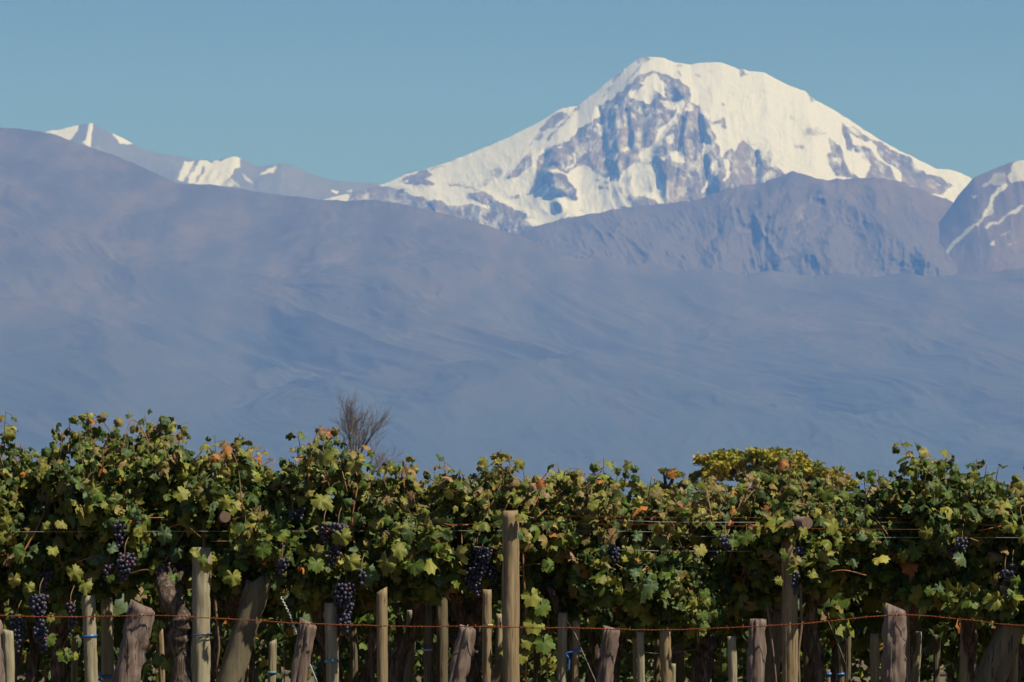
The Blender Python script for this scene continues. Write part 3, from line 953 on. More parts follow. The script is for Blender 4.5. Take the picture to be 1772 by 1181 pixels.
def leafy_tree(loc, blobs, trunk_h, nleaf, size, label, seed, cols, name='tree'):
    rg = np.random.default_rng(seed)
    t = tag(empty(name, loc), label, 'tree')
    mb = MB()
    mb.tube(smooth_path([(0, 0, 0), (0.1, 0, trunk_h * 0.5), (0, 0, trunk_h)], 6), np.linspace(0.22, 0.14, 13), 9, rough=0.1)
    for b in blobs:
        c = np.array(b[:3])
        mid = c * 0.5 + np.array([0, 0, trunk_h * 0.55])
        mb.tube(smooth_path([(0, 0, trunk_h * 0.85), mid + rg.normal(0, 0.12, 3), c], 6), np.linspace(0.09, 0.02, 13), 5)
        for _ in range(3):
            e = c + rg.normal(0, 1, 3) * np.array(b[3:6]) * 0.5
            mb.tube(smooth_path([mid, c * 0.6 + mid * 0.2 + e * 0.2, e], 5), np.linspace(0.035, 0.01, 11), 4)
    mb.build('trunk', simple_mat('dark bark', (0.05, 0.035, 0.025), 0.9, 0.1), t)
    P, K = [], []
    vol = np.array([b[3] * b[4] * b[5] for b in blobs]) ** 0.75
    cnt = (nleaf * vol / vol.sum()).astype(int)
    for b, n in zip(blobs, cnt):
        # sub clumps inside the blob
        k = 16
        d = rg.normal(0, 1, (k, 3)); d /= np.linalg.norm(d, axis=1)[:, None]
        cc = np.array(b[:3]) + d * np.array(b[3:6]) * rg.uniform(0.35, 0.95, (k, 1))
        w = rg.integers(0, k, n)
        dd = rg.normal(0, 1, (n, 3)); dd /= np.linalg.norm(dd, axis=1)[:, None]
        P.append(cc[w] + dd * rg.random((n, 1)) ** 0.5 * np.array([0.34, 0.34, 0.2]) * min(b[3], 1.0) * 1.2)
        K.append(w + 100 * len(P))
    P = np.concatenate(P); K = np.concatenate(K)
    n = len(P)
    N = rg.normal(0, 1, (n, 3)) + np.array([0, 0, 0.8])
    T = rg.normal(0, 1, (n, 3))
    cl = (vnoise(K * 1.7, K * 0.3, 3) + rg.normal(0, 0.22, n))
    cc = np.array(cols)
    ti = cc[np.clip((cl * len(cc)).astype(int), 0, len(cc) - 1)] * rg.uniform(0.8, 1.2, (n, 1))
    S = rg.uniform(0.7, 1.3, n) * size
    leaves_mesh('crown', P, N, T, S, ti, rg.integers(0, 4, n), [leaf_template(40 + i, 7, 0.3, 0.2, 0.1, ()) for i in range(4)], M_LEAF, t)
    return t


def blob(px, py, rpx, rpy, d, dy=0.0):
    x, _, z = at(px, py, d)
    s = d / F_PX
    return (x, dy, z, rpx * s, rpx * s * 0.9, rpy * s)


TD = 190.0
tx = at(1330, 900, TD)[0]
bl = [blob(1235, 800, 34, 16, TD), blob(1268, 790, 30, 13, TD, 1), blob(1305, 790, 34, 13, TD, -1), blob(1350, 792, 36, 13, TD), blob(1385, 797, 26, 14, TD, 1), blob(1270, 815, 60, 22, TD, -0.5),
      blob(1330, 820, 60, 26, TD, 0.5), blob(1390, 825, 40, 20, TD), blob(1425, 818, 28, 12, TD, -1), blob(1455, 838, 26, 14, TD, 0.6), blob(1215, 830, 26, 14, TD, 0.4), blob(1440, 826, 26, 12, TD, 0.2), blob(1462, 842, 24, 12, TD, 0.3), blob(1405, 806, 26, 12, TD, 0.6), blob(1240, 858, 40, 18, TD), blob(1290, 865, 50, 20, TD),
      blob(1350, 865, 60, 22, TD, 1), blob(1420, 865, 50, 20, TD, -1), blob(1300, 900, 60, 22, TD), blob(1380, 900, 60, 22, TD), blob(1210, 800, 12, 6, TD)]
bl = [(b[0] - tx,) + b[1:] for b in bl]
leafy_tree((tx, TD, 0), bl, 2.2, 26000, 0.085, 'broad yellow green tree rising behind the vines right of centre', 3,
           [(0.15, 0.17, 0.02), (0.26, 0.26, 0.025), (0.38, 0.33, 0.03), (0.52, 0.35, 0.03)], 'broad_tree')
tx2 = at(1155, 900, 175.0)[0]
bl = [blob(1165, 822, 18, 8, 175.0), blob(1148, 816, 7, 4, 175.0), blob(1150, 850, 26, 14, 175.0), blob(1180, 850, 20, 10, 175.0)]
bl = [(b[0] - tx2,) + b[1:] for b in bl]
leafy_tree((tx2, 175.0, 0), bl, 1.7, 3500, 0.075, 'small yellow green tree just left of the broad yellow tree', 8,
           [(0.15, 0.15, 0.02), (0.26, 0.23, 0.025), (0.38, 0.30, 0.03)], 'small_tree')

# ------------------------------------------------------------------ the vineyard
ROW = 19.0                     # distance of the front row
PXM = F_PX / ROW

SKYLINE = [(-700,790),(-400,770),(-200,780),(-60,770),(0,752),(30,765),(60,778),(95,740),(130,722),(150,712),(200,722),(270,716),(310,735),(330,772),(345,765),
           (375,757),(415,752),(440,768),(470,792),(500,775),(540,752),(575,752),(600,770),(625,790),(640,822),(660,800),(700,800),(730,818),(750,808),
           (790,812),(830,800),(870,785),(900,812),(930,832),(965,806),(1000,808),(1045,798),(1085,800),(1100,825),(1140,850),(1170,826),(1210,842),
           (1260,838),(1300,815),(1340,795),(1375,797),(1400,822),(1440,838),(1480,854),(1500,822),(1560,806),(1600,792),(1645,782),(1690,795),(1725,815),(1742,852),
           (1760,826),(1790,825),(1900,790),(2100,780),(2400,790)]
SKIRT = [(-700,1040),(0,1015),(60,1030),(110,1045),(160,1030),(200,985),(260,980),(290,985),(330,960),(360,1000),(400,1020),(450,1010),(480,1040),(530,1030),
         (580,1020),(640,1030),(680,1010),(730,1015),(770,1000),(860,985),(900,1035),(960,1040),(1010,1060),(1060,1080),(1130,1085),(1210,1080),(1300,1030),
         (1360,1010),(1420,1000),(1500,985),(1560,1010),(1620,1020),(1680,1050),(1772,1060),(1900,1050),(2400,1040)]


def xz_curve(pts, depth=ROW):
    q = np.array([at(a, b, depth) for a, b in pts])
    return q[:, 0], q[:, 2]


SKX, SKZ = xz_curve(SKYLINE)
SRX, SRZ = xz_curve([(a, b + 18) for a, b in SKIRT])
top_z = lambda x: np.interp(x, SKX, SKZ)
low_z = lambda x: np.interp(x, SRX, SRZ)
XF = lambda px: at(px, 900, ROW)[0]

# places where leaves stay out of the way of fruit and bare wood: px, py, half width, half height, nearest depth kept clear
CLEAR = [(203,935,22,34,18.9),(212,985,26,36,18.9),(66,1060,26,36,18.9),(70,1110,22,30,18.9),(28,1105,22,34,18.9),(120,1070,14,30,18.9),(487,980,18,20,18.9),
         (578,935,34,34,18.9),(600,1060,34,50,18.9),(824,985,34,46,18.9),(1062,968,14,26,18.9),(1256,943,15,20,18.9),(1385,962,12,18,18.9),(1378,1008,12,20,18.9),
         (1668,957,24,18,18.9),(1742,998,16,14,18.9),(390,896,13,15,18.8),(1398,906,16,14,18.8),(883,925,17,60,18.95),(883,1000,14,70,18.95),(352,910,6,22,18.95),(348,1010,16,55,18.95),
         (1275,903,34,9,18.85),(308,1085,16,45,18.82),(990,1080,26,45,18.9),(1368,1090,14,60,18.9),(425,1030,30,40,18.85)]


def keep_clear(P, d_extra=0.0):
    px, py = project(P[:, 0], P[:, 1], P[:, 2])
    ok = np.ones(len(P), bool)
    for cx, cy, rx, ry, d in CLEAR:
        g = 6 if d < 18.89 else (5 if rx in (14, 17, 6, 16, 26) else -4)
        ok &= ~((((px - cx) / (rx + g)) ** 2 + ((py - cy) / (ry + g)) ** 2 < 1) & (P[:, 1] < d + 0.12))
    return ok


SUNV = np.array(SUN_DIR)


def foliage(xa, xb, rng, brown=0.3, warm=0.3, n_fill=420, y0=ROW, front=0.26, back=0.5, size=0.041, hz=None, lz=None, canes=11, low_w=None, soft=False):
    """shoots with leaves on them plus leaves filling the canopy; returns leaf arrays and shoot paths"""
    hz = hz or top_z
    lz = lz or low_z
    P, N, S, H, paths = [], [], [], [], []
    w = xb - xa
    for c in range(canes):
        x = xa + w * rng.random()
        x1 = x + rng.normal(0, 0.10)
        yb = y0 + rng.uniform(-0.12, 0.2)
        y1 = y0 + rng.uniform(-front, back)
        zt = hz(x1) - rng.uniform(-0.005, 0.10) * (1 + 0.8 * rng.random())
        zb = 1.42 + rng.normal(0, 0.05)
        droop = rng.random() < 0.35
        mid = [(x + (x1 - x) * 0.3 + rng.normal(0, 0.04), yb + (y1 - yb) * 0.35, zb + (zt - zb) * 0.4),
               (x + (x1 - x) * 0.7 + rng.normal(0, 0.05), yb + (y1 - yb) * 0.75, zb + (zt - zb) * 0.8)]
        pts = [(x, yb, zb)] + mid + [(x1, y1, zt)]
        if droop:
            pts.append((x1 + rng.normal(0, 0.07), y1 - rng.uniform(0.04, 0.12), zt - rng.uniform(0.05, 0.16)))
        path = smooth_path(pts, 6)
        paths.append(path)
        L = np.concatenate([[0], np.cumsum(np.linalg.norm(np.diff(path, axis=0), axis=1))])
        m = int(L[-1] / 0.030)
        for k in range(m):
            s = (k + 0.4) / m
            q = np.array([np.interp(s * L[-1], L, path[:, i]) for i in range(3)])
            side = 1 if k % 2 else -1
            off = np.array([side * rng.uniform(0.01, 0.06), rng.uniform(-0.07, 0.03), rng.uniform(-0.03, 0.03)])
            P.append(q + off)
            N.append(np.array([off[0] * 6, -0.6 + rng.normal(0, 0.5), 0.6 + rng.normal(0, 0.4)]))
            S.append(size * (1.1 - 0.6 * s) * rng.uniform(0.7, 1.25))
            H.append(s)
    P = np.array(P); N = np.array(N); S = np.array(S)
    # fill
    n = n_fill
    x = rng.uniform(xa - 0.04, xb + 0.04, n)
    zt, zb = hz(x) - (0.055 if not soft else 0.0), lz(x)
    t = rng.random(n)
    z = zb + (zt - 0.015 - zb) * t
    # the canopy bulges at mid height and is thin at the skirt
    bul = np.sin(np.clip(t, 0, 1) * np.pi * 0.9 + 0.25)
    pocket = np.clip((vnoise(x * 5.5 + 11, z * 6.5, 77) - 0.36) * 3.0, 0, 1)
    y = y0 + 0.10 * (1 - pocket) - front * bul * (0.35 + 0.65 * pocket) * rng.random(n) ** 0.6 + back * rng.random(n) ** 1.6 * bul * (rng.random(n) < 0.45)
    out = np.stack([rng.normal(0, 0.75, n), -0.6 + rng.normal(0, 0.6, n), 0.15 + 0.4 * t + rng.normal(0, 0.6, n)], 1)
    Pf = np.stack([x, y, z], 1)
    # skirt leaves thin out raggedly
    keep = (t > 0.20) | (rng.random(n) < 0.30 + 0.9 * vnoise(x * 9, z * 3, 5))
    keep &= rng.random(n) < 0.15 + 1.3 * vnoise(x * 8 + 3, z * 8, 9)
    keep &= rng.random(n) < 1.0 - 0.75 * np.clip((t - 0.78) / 0.22, 0, 1)
    Pf = Pf[keep]; out = out[keep]
    Sf = size * (0.48 + 0.95 * rng.random(len(Pf)) ** 1.3) * (1.08 - 0.28 * t[keep])
    P = np.concatenate([P, Pf]); N = np.concatenate([N, out]); S = np.concatenate([S, Sf])
    N = N + 0.05 * SUNV
    n = len(P)
    T = np.stack([rng.normal(0, 0.55, n), -0.35 + rng.normal(0, 0.3, n), -1.0 + rng.normal(0, 0.45, n)], 1)
    k = rng.random(n)
    kinds = rng.choice([0, 1, 2, 3, 4, 5, 6], n, p=[.16, .2, .18, .16, .14, .1, .06])
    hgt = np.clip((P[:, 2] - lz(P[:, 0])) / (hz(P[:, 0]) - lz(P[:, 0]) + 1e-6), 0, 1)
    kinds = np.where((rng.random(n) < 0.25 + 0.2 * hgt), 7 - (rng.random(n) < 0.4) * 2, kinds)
    wt_low = [5.0, 4, 3.6, 0.7, 0.5, 0.15, 0.15, 0.7] if low_w is None else low_w  # lower leaves really greener; extra dark green paints skirt shade into their colour
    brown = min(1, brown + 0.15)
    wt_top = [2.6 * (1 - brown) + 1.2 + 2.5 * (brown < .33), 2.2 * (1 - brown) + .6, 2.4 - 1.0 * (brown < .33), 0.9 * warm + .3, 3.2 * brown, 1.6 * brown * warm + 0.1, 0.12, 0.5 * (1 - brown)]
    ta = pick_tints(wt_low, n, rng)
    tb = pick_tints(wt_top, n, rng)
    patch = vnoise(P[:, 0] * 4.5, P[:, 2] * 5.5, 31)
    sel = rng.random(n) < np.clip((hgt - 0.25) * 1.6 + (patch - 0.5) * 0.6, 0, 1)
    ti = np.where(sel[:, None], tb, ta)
    return P, N, T, S, kinds, ti, paths


def petioles(mb, P, T, S, rng, frac=0.5):
    for i in np.where(rng.random(len(P)) < frac)[0]:
        a = P[i]
        b = a + np.array([rng.normal(0, 0.015), 0.03 + rng.random() * 0.02, rng.uniform(-0.005, 0.035)])
        mb.tube(np.array([a, (a + b) / 2 + (0, 0, 0.006), b]), 0.0013, 3, cap=False)


def grape_cluster(px, py, w, h, depth, rng, parent, origin, red=0.1, r=0.0086, seed=0):
    """berries packed on the surface of a tapering bunch, plus its stalk"""
    cx, cy, cz = at(px, py, depth)
    s = depth / F_PX
    W, Hh = w * s * 0.82, h * s * 0.82
    cy = cy + 0.05
    pts = []
    tries = 0
    while tries < 2600 and len(pts) < 95:
        tries += 1
        t = rng.random()
        rad = W * (0.35 + 0.65 * math.sin(math.pi * min(1, (t * 0.8 + 0.22)))) * (1 - 0.45 * t)
        a = rng.uniform(0, 2 * math.pi)
        rr = rad * math.sqrt(rng.random())
        p = np.array([cx + rr * math.cos(a) + 0.2 * W * math.sin(t * 4 + seed), cy + rr * math.sin(a) * 0.8, cz + Hh - 2 * Hh * t])
        if all((p[0] - q[0]) ** 2 + (p[1] - q[1]) ** 2 + (p[2] - q[2]) ** 2 > (1.72 * r) ** 2 for q in pts): pts.append(p)
    mb = MB()
    for p in pts:
        rad = r * rng.uniform(0.82, 1.08)
        tint = np.array([0.015, 0.012, 0.025]) if rng.random() > red else np.array([0.10, 0.02, 0.03])
        tint = tint * rng.uniform(0.7, 1.4)
        mb.add(BERRY[0] * rad * np.array([1, 1, 1.06]) + p, None, BERRY[1], tint=(*tint, 1.0))
    o = mb.build('grape_cluster', M_GRAPE, parent, origin=origin)
    st = MB()
    topp = (cx, cy, cz + Hh)
    st.tube(smooth_path([(cx + 0.01, cy + 0.05, cz + Hh + 0.07), (cx, cy + 0.01, cz + Hh + 0.03), (cx, cy, cz), (cx, cy, cz - Hh * 0.8)], 5), 0.0022, 4)
    st.build('stalk', M_CANE_G, o, origin=origin)
    return o


def ico():
    import bmesh
    b = bmesh.new()
    bmesh.ops.create_icosphere(b, subdivisions=2, radius=1.0)
    V = np.array([v.co[:] for v in b.verts]); F = np.array([[v.index for v in f.verts] for f in b.faces])
    b.free()
    return V, F


BERRY = ico()


def vine_trunk(pts, rad, parent, origin, seed, arms=()):
    mb = MB()
    path = smooth_path(pts, 10)
    rr = np.interp(np.linspace(0, 1, len(path)), np.linspace(0, 1, len(rad)), rad)
    rr = rr * (1 + 0.16 * (vnoise(np.arange(len(path)) * 0.3, np.zeros(len(path)), seed) - 0.5) * 2)
    mb.tube(path, rr, 14, rough=0.28, seed=seed, twist=0.12)
    for a, r in arms:
        p = smooth_path(a, 8)
        mb.tube(p, np.linspace(r, r * 0.45, len(p)) * (1 + 0.15 * np.sin(np.arange(len(p)) * 1.7)), 9, rough=0.3, seed=seed + 3, twist=0.15)
    return mb.build('trunk', M_BARK, parent, origin=origin)


# --- the front row, one vine at a time: left px, right px, brown, warm, label, trunk px
FRONT = [
 (-640,-420,.3,.4,None), (-420,-200,.3,.4,None), (-200,-50,.3,.3,None),
 (-50,62,.15,.35,'grapevine at the left picture edge with a tall leafy tip and low grape bunches'),
 (62,200,.3,.35,'bushy yellow green grapevine with long dark grape bunches hanging over the fence wire'),
 (200,338,.35,.3,'tallest grapevine in the front row with a thick gnarled trunk beside a pale pole'),
 (338,470,.3,.4,'green grapevine spilling round the cut beam end above the leaning brace post'),
 (470,642,.25,.6,'yellow green grapevine with big reddish grape bunches in front of the bare tree'),
 (642,748,.65,.8,'olive brown grapevine with large hanging leaves just right of the bare tree'),
 (748,868,.75,.8,'brownish grapevine with a big black mass of grapes left of the central pole'),
 (868,962,.5,.6,'grapevine growing round the top of the central pale pole with thin curling shoots'),
 (962,1160,.65,.7,'brown topped grapevine hanging over the horizontal wires right of the central pole'),
 (1160,1340,.6,.6,'pinkish brown grapevine in front of the broad yellow tree with a low dangling shoot'),
 (1340,1480,.4,.4,'grapevine wrapped round the tan pole and the cut beam end on the right'),
 (1480,1612,.05,.3,'dark green grapevine with an arching sprig standing high above the row'),
 (1612,1745,.05,.3,'rounded green grapevine with a few grapes above the leaning brace at right'),
 (1745,1880,.2,.4,'green grapevine cut by the right picture edge'),
 (1880,2080,.3,.4,None), (2080,2300,.3,.4,None),
]
SPRIGS = [(10,706,8,770),(-20,730,-30,780),(36,765,30,800),(120,722,128,770),(150,707,150,760),(250,716,262,770),(285,716,278,770),(318,738,308,780),(372,749,368,790),(415,745,412,790),
          (436,760,430,800),(398,770,392,800),(515,745,540,800),(548,738,545,800),(575,737,560,795),(625,768,612,815),(606,760,604,800),(650,786,662,840),(672,790,672,840),(700,795,694,840),(767,785,772,850),(752,800,752,850),(795,805,785,850),
          (836,790,842,850),(866,772,872,840),(880,784,880,840),(905,808,905,850),(965,797,962,850),(985,805,990,850),(1045,787,1040,840),(1080,790,1078,840),(1096,818,1112,862),(1128,820,1118,866),(1128,842,1110,866),(1180,812,1178,850),(1240,818,1230,860),
          (1290,812,1290,850),(1320,795,1322,840),(1352,781,1350,830),(1372,790,1366,830),(1444,802,1436,850),(1452,818,1440,850),(1496,815,1500,860),(1520,808,1525,850),(1556,756,1604,806),(1582,760,1600,806),
          (1598,778,1604,812),(1640,776,1634,820),(1690,790,1684,830),(1708,800,1700,840),(1762,820,1758,860),(1772,828,1768,870),(1728,805,1722,840)]
CLUSTERS = [  # vine index by px, then px, py, half width, half height, depth, red share
 (203,930,16,28,18.72,.05),(214,985,22,30,18.70,.3),(186,995,12,18,18.74,.2),(66,1058,22,32,18.70,.12),(70,1110,17,26,18.70,.05),(28,1100,16,36,18.72,.05),(120,1058,9,16,18.74,.5),(122,1085,10,18,18.73,.4),(75,1010,14,22,18.9,.2),
 (487,984,14,20,18.72,.2),(488,955,12,14,18.76,.1),(560,925,16,20,18.70,.3),(585,930,22,26,18.68,.35),(575,965,18,20,18.7,.4),(505,895,9,10,18.8,.1),(520,890,10,12,18.85,.1),
 (598,1040,26,34,18.74,.2),(596,1085,16,24,18.72,.1),(625,1000,10,14,18.72,.4),(500,1020,12,14,19.2,.1),
 (808,980,20,32,18.86,0),(835,975,20,32,18.84,0),(822,1010,24,30,18.84,0),(792,970,12,22,18.9,0),(850,1000,12,24,18.9,0),
 (1062,968,11,26,18.78,0),(985,985,13,16,19.1,0),(1010,1045,14,16,19.15,0),(1045,1028,10,14,19.15,0),(1062,1045,10,16,19.2,0),(1256,943,12,17,18.78,0),(1235,960,10,14,18.95,0),
 (1386,962,10,15,18.72,0),(1378,1010,9,22,18.72,0),(1290,990,10,16,19.1,0),(1668,945,16,14,18.74,.1),(1660,972,10,12,18.74,.3),(1650,960,10,12,18.8,.2),(1742,1000,14,12,18.74,.1),(1755,990,10,12,18.8,.1),(1600,1000,12,16,19.2,0),(1494,1010,12,18,19.2,0)]

front_things = []
for vi, (pa, pb, brown, warm, label) in enumerate(FRONT):
    rng = np.random.default_rng(100 + vi)
    xa, xb = XF(pa), XF(pb)
    xc = (xa + xb) / 2
    vine = empty('grapevine', (xc, ROW + 0.05, 0))
    org = (xc, ROW + 0.05, 0)
    inside = label is not None
    tag(vine, label or ('leafy grapevine of the front row beyond the left picture edge' if pa < 0 else 'leafy grapevine of the front row beyond the right picture edge'),
        'grapevine', 'front row of grapevines')
    wpx = pb - pa
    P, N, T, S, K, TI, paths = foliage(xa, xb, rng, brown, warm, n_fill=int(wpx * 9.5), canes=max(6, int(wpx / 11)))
    # sprigs that stand up against the sky
    stalks = MB()
    pp, nn, ss = [], [], []
    for (tx_, ty_, bx_, by_) in SPRIGS:
        if not (pa <= bx_ < pb): continue
        dd = ROW + rng.uniform(-0.15, 0.15)
        a, b = np.array(at(bx_, by_ + 12, dd)), np.array(at(tx_, ty_ + 4, dd))
        m1 = a * 0.55 + b * 0.45 + rng.normal(0, 0.008, 3)
        path = smooth_path([a, m1, b], 7)
        shoots = MB()
        shoots.tube(path, np.linspace(0.003, 0.0013, len(path)), 5)
        L = np.linalg.norm(b - a)
        m = max(6, int(L / 0.016))
        for k in range(m):
            s = (k + 0.8) / m
            q = path[min(int(s * (len(path) - 1)), len(path) - 1)]
            side = 1 if k % 2 else -1
            o_ = np.array([side * rng.uniform(0.008, 0.045), rng.normal(0, 0.02), rng.uniform(-0.03, 0.012)])
            shoots.tube(np.array([q, q + o_ * 0.6 + (0, 0, 0.006), q + o_]), 0.0011, 3, cap=False)
            pp.append(q + o_); nn.append((side * rng.uniform(0, 0.8), -0.5 + rng.normal(0, 0.5), 0.5 + rng.normal(0, 0.4)))
            ss.append(rng.uniform(0.020, 0.040) * (1.15 - 0.35 * s))
        shoots.build('shoot', M_CANE_G, vine, origin=org)
    if pp:
        n = len(pp)
        P = np.concatenate([P, pp]); N = np.concatenate([N, nn]); S = np.concatenate([S, ss])
        T = np.concatenate([T, np.stack([rng.normal(0, 0.8, n), rng.normal(0, 0.4, n), -0.8 + rng.normal(0, 0.5, n)], 1)])
        K = np.concatenate([K, rng.choice([1, 3, 4, 5, 7, 0], n)])
        TI = np.concatenate([TI, pick_tints([2, 2.2, 2, .5, 2.5 * brown + .3, 1.4 * brown, .25, .3], n, rng)])
    ok = keep_clear(P)
    P, N, T, S, K, TI = P[ok], N[ok], T[ok], S[ok], K[ok], TI[ok]
    petioles(stalks, P, T, S, rng, 0.35)
    if not inside:
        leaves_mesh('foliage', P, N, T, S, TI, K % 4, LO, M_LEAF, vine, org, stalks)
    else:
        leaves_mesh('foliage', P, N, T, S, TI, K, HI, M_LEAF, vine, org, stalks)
    red_list, brown_list = [], []
    for pth in paths:
        cm = MB(); (red_list if rng.random() < 0.3 else brown_list).append(cm)
        cm.tube(pth, np.linspace(0.0042, 0.0017, len(pth)), 5)
    # a few ripe orange canes lying along the wires
    for _ in range(3 if inside else 1):
        x = rng.uniform(xa, xb); z = rng.uniform(1.36, 1.66); y = ROW - rng.uniform(0.02, 0.16)
        L = rng.uniform(0.08, 0.22) * rng.choice([-1, 1])
        cm = MB(); red_list.append(cm); cm.tube(smooth_path([(x, y, z), (x + L * 0.5, y - 0.015, z + rng.normal(0, 0.015)), (x + L, y + 0.03, z + rng.normal(0, 0.03))], 5), 0.0026, 5)
    for cm in red_list: cm.build('cane', M_CANE, vine, origin=org)
    for cm in brown_list: cm.build('cane', M_CANE_G, vine, origin=org)
    for ci, (cx, cy, w, h, d, rd) in enumerate(CLUSTERS):
        if pa <= cx < pb:
            grape_cluster(cx, cy, w, h, d, np.random.default_rng(500 + ci), vine, org, rd, seed=ci)
    # trunks
    tk = {5: ([at(318,1250,18.86), at(318,1181,18.86), at(310,1120,18.86), at(312,1070,18.84), at(290,1030,18.82), at(287,990,18.95), at(300,950,19.1)], [.062,.05,.045,.05,.042,.04,.035],
              [([at(290,1010,18.9), at(330,985,19.05), at(380,970,19.15), at(430,960,19.2)], .026), ([at(287,985,18.95), at(250,955,19.15), at(190,950,19.15)], .022)]),
          6: ([at(428,1300,19.6), at(424,1181,19.5), at(400,1060,19.15), at(418,1020,19.0), at(425,980,18.98), at(415,940,19.05)], [.02,.02,.022,.024,.022,.016], []),
          9: ([at(800,1300,19.4), at(812,1181,19.4), at(800,1120,19.4), at(815,1080,19.38), at(840,1040,19.35), at(815,985,19.3)], [.065,.055,.05,.05,.04,.03],
              [([at(810,1090,19.38), at(790,1040,19.3), at(788,980,19.2), at(770,950,19.2)], .035)]),
          10: ([at(1000,1300,19.05), at(990,1181,19.0), at(985,1110,18.98), at(965,1060,18.96), at(955,1025,18.98), at(930,980,19.1)], [.014,.013,.012,.014,.016,.014], []),
          12: ([at(1215,1300,19.3), at(1215,1181,19.25), at(1222,1130,19.25), at(1215,1100,19.2)], [.05,.045,.04,.035],
              [([at(1215,1105,19.2), at(1240,1060,19.15), at(1300,1050,19.1), at(1350,1060,19.1)], .022), ([at(1215,1105,19.2), at(1180,1070,19.2), at(1130,1065,19.2)], .024), ([at(1215,1120,19.2), at(1232,1140,19.1), at(1240,1175,19.1)], .009)]),
          4: ([at(100,1300,19.5), at(105,1181,19.5), at(100,1100,19.45), at(112,1020,19.3), at(100,960,19.3)], [.045,.04,.035,.035,.03], []),
          14: ([at(1560,1300,19.5), at(1562,1181,19.45), at(1570,1100,19.4), at(1575,1040,19.3), at(1560,980,19.2)], [.04,.035,.04,.035,.03], [])}
    if vi in tk:
        pts, rad, arms = tk[vi]
    else:
        cpx = (pa + pb) / 2 + rng.uniform(-12, 12)
        dd = ROW + rng.uniform(0.35, 0.6)
        x0 = at(cpx, 900, dd)[0]
        pts = [(x0 + rng.normal(0, 0.03), dd, 0), (x0 + rng.normal(0, 0.03), dd, 0.45), (x0 + rng.normal(0, 0.03), dd - 0.05, 0.9), (x0 + rng.normal(0, 0.04), dd - 0.12, 1.2), (x0, dd - 0.2, 1.42)]
        rad = [.045, .036, .032, .03, .022]
        arms = [([(x0, dd - 0.12, 1.25), (x0 + 0.12, dd - 0.2, 1.36), (x0 + 0.3, dd - 0.25, 1.42)], .018), ([(x0, dd - 0.12, 1.25), (x0 - 0.12, dd - 0.2, 1.38), (x0 - 0.3, dd - 0.25, 1.42)], .018)]
    pts = [np.array(p) for p in pts]
    pts[0] = np.array([pts[0][0], pts[0][1], -0.02])
    vine_trunk(pts, rad, vine, org, vi, arms)
    front_things.append(vine)

# hanging shoots with leaves, parts of their own vines
def hanging_shoot(vine, path_px, d, leaves, mat, r=0.004):
    org = tuple(vine.location)
    path = smooth_path([at(x, y, d) for x, y in path_px], 8)
    mb = MB()
    mb.tube(path, np.linspace(r, r * 0.8, len(path)), 6)
    o = None
    P, N, T, S, TI, K = [], [], [], [], [], []
    for (lx, ly, sx, sy, size, tip, ti, k) in leaves:
        a = np.array(at(sx, sy, d)); b = np.array(at(lx, ly, d - 0.03))
        mb.tube(smooth_path([a, a * .5 + b * .5 + (0, -.005, .008), b], 4), 0.0014, 4, cap=False)
        P.append(b); N.append((0.25, -1, 0.35)); T.append(tip); S.append(size / PXM); TI.append(PAL[ti] * 1.1); K.append(k)
    o = mb.build('hanging_shoot', mat, vine, origin=org)
    if P:
        leaves_mesh('leaves', np.array(P), np.array(N, float), np.array(T, float), np.array(S), np.array(TI), np.array(K), HI, M_LEAF, o, org)


hanging_shoot(front_things[10], [(905,955), (906,990), (909,1040), (911,1100), (910,1181), (911,1260)], 18.80,
              [(921,1032,910,1066,22,(0.35,0,-1),2,6), (938,1050,911,1066,20,(.4,0,-1),1,0), (924,1080,910,1095,21,(.3,0,-1),2,6), (915,1110,910,1116,17,(.1,0,-1),2,0), (942,1112,912,1114,22,(.2,0,-1),1,6),
               (884,1128,909,1120,20,(-.7,0,-1),2,6), (902,1136,909,1130,16,(.1,0,-1),2,0), (948,980,908,980,14,(.1,0,-1),1,0), (880,1002,905,998,16,(-.1,0,-1),0,1)], M_CANE)
hanging_shoot(front_things[10], [(948,1040), (949,1100), (947,1150), (946,1250)], 18.9, [], M_CANE_P, 0.003)
hanging_shoot(front_things[6], [(372,1038), (376,1080), (379,1120), (376,1160), (378,1260)], 18.85, [], M_CANE_P, 0.0055)
hanging_shoot(front_things[13], [(1385,1010), (1386,1060), (1387,1085), (1382,1130), (1383,1181), (1384,1260)], 18.85, [], M_CANE_P, 0.006)
hanging_shoot(front_things[13], [(1327,1045), (1332,1085), (1338,1130), (1343,1181), (1346,1260)], 18.85, [], M_CANE_P, 0.0045)
hanging_shoot(front_things[7], [(491,1050), (491,1100), (492,1181), (492,1260)], 18.95, [(502,1092,492,1098,9,(0,0,-1),6,3)], M_CANE_P, 0.003)
hanging_shoot(front_things[7], [(642,1050), (641,1100), (643,1181)], 19.3, [], M_CANE_P, 0.003)
hanging_shoot(front_things[12], [(1190,1018), (1198,1040), (1197,1065), (1205,1085), (1208,1112), (1212,1095)], 18.82,
              [(1178,1030,1192,1038,11,(-.2,0,-1),1,6), (1176,1046,1192,1042,12,(-.4,0,-1),1,0), (1220,1026,1202,1034,12,(.3,0,-1),1,0), (1222,1040,1202,1040,11,(.7,0,-.5),2,1), (1204,1040,1198,1044,11,(0,0,-1),2,2),
               (1216,1064,1200,1062,13,(.1,0,-1),1,0), (1202,1078,1198,1074,9,(0,0,-1),1,1), (1218,1082,1206,1080,12,(.2,0,-1),1,6), (1216,1094,1208,1090,9,(.3,0,-1),2,0)], M_CANE, 0.0025)
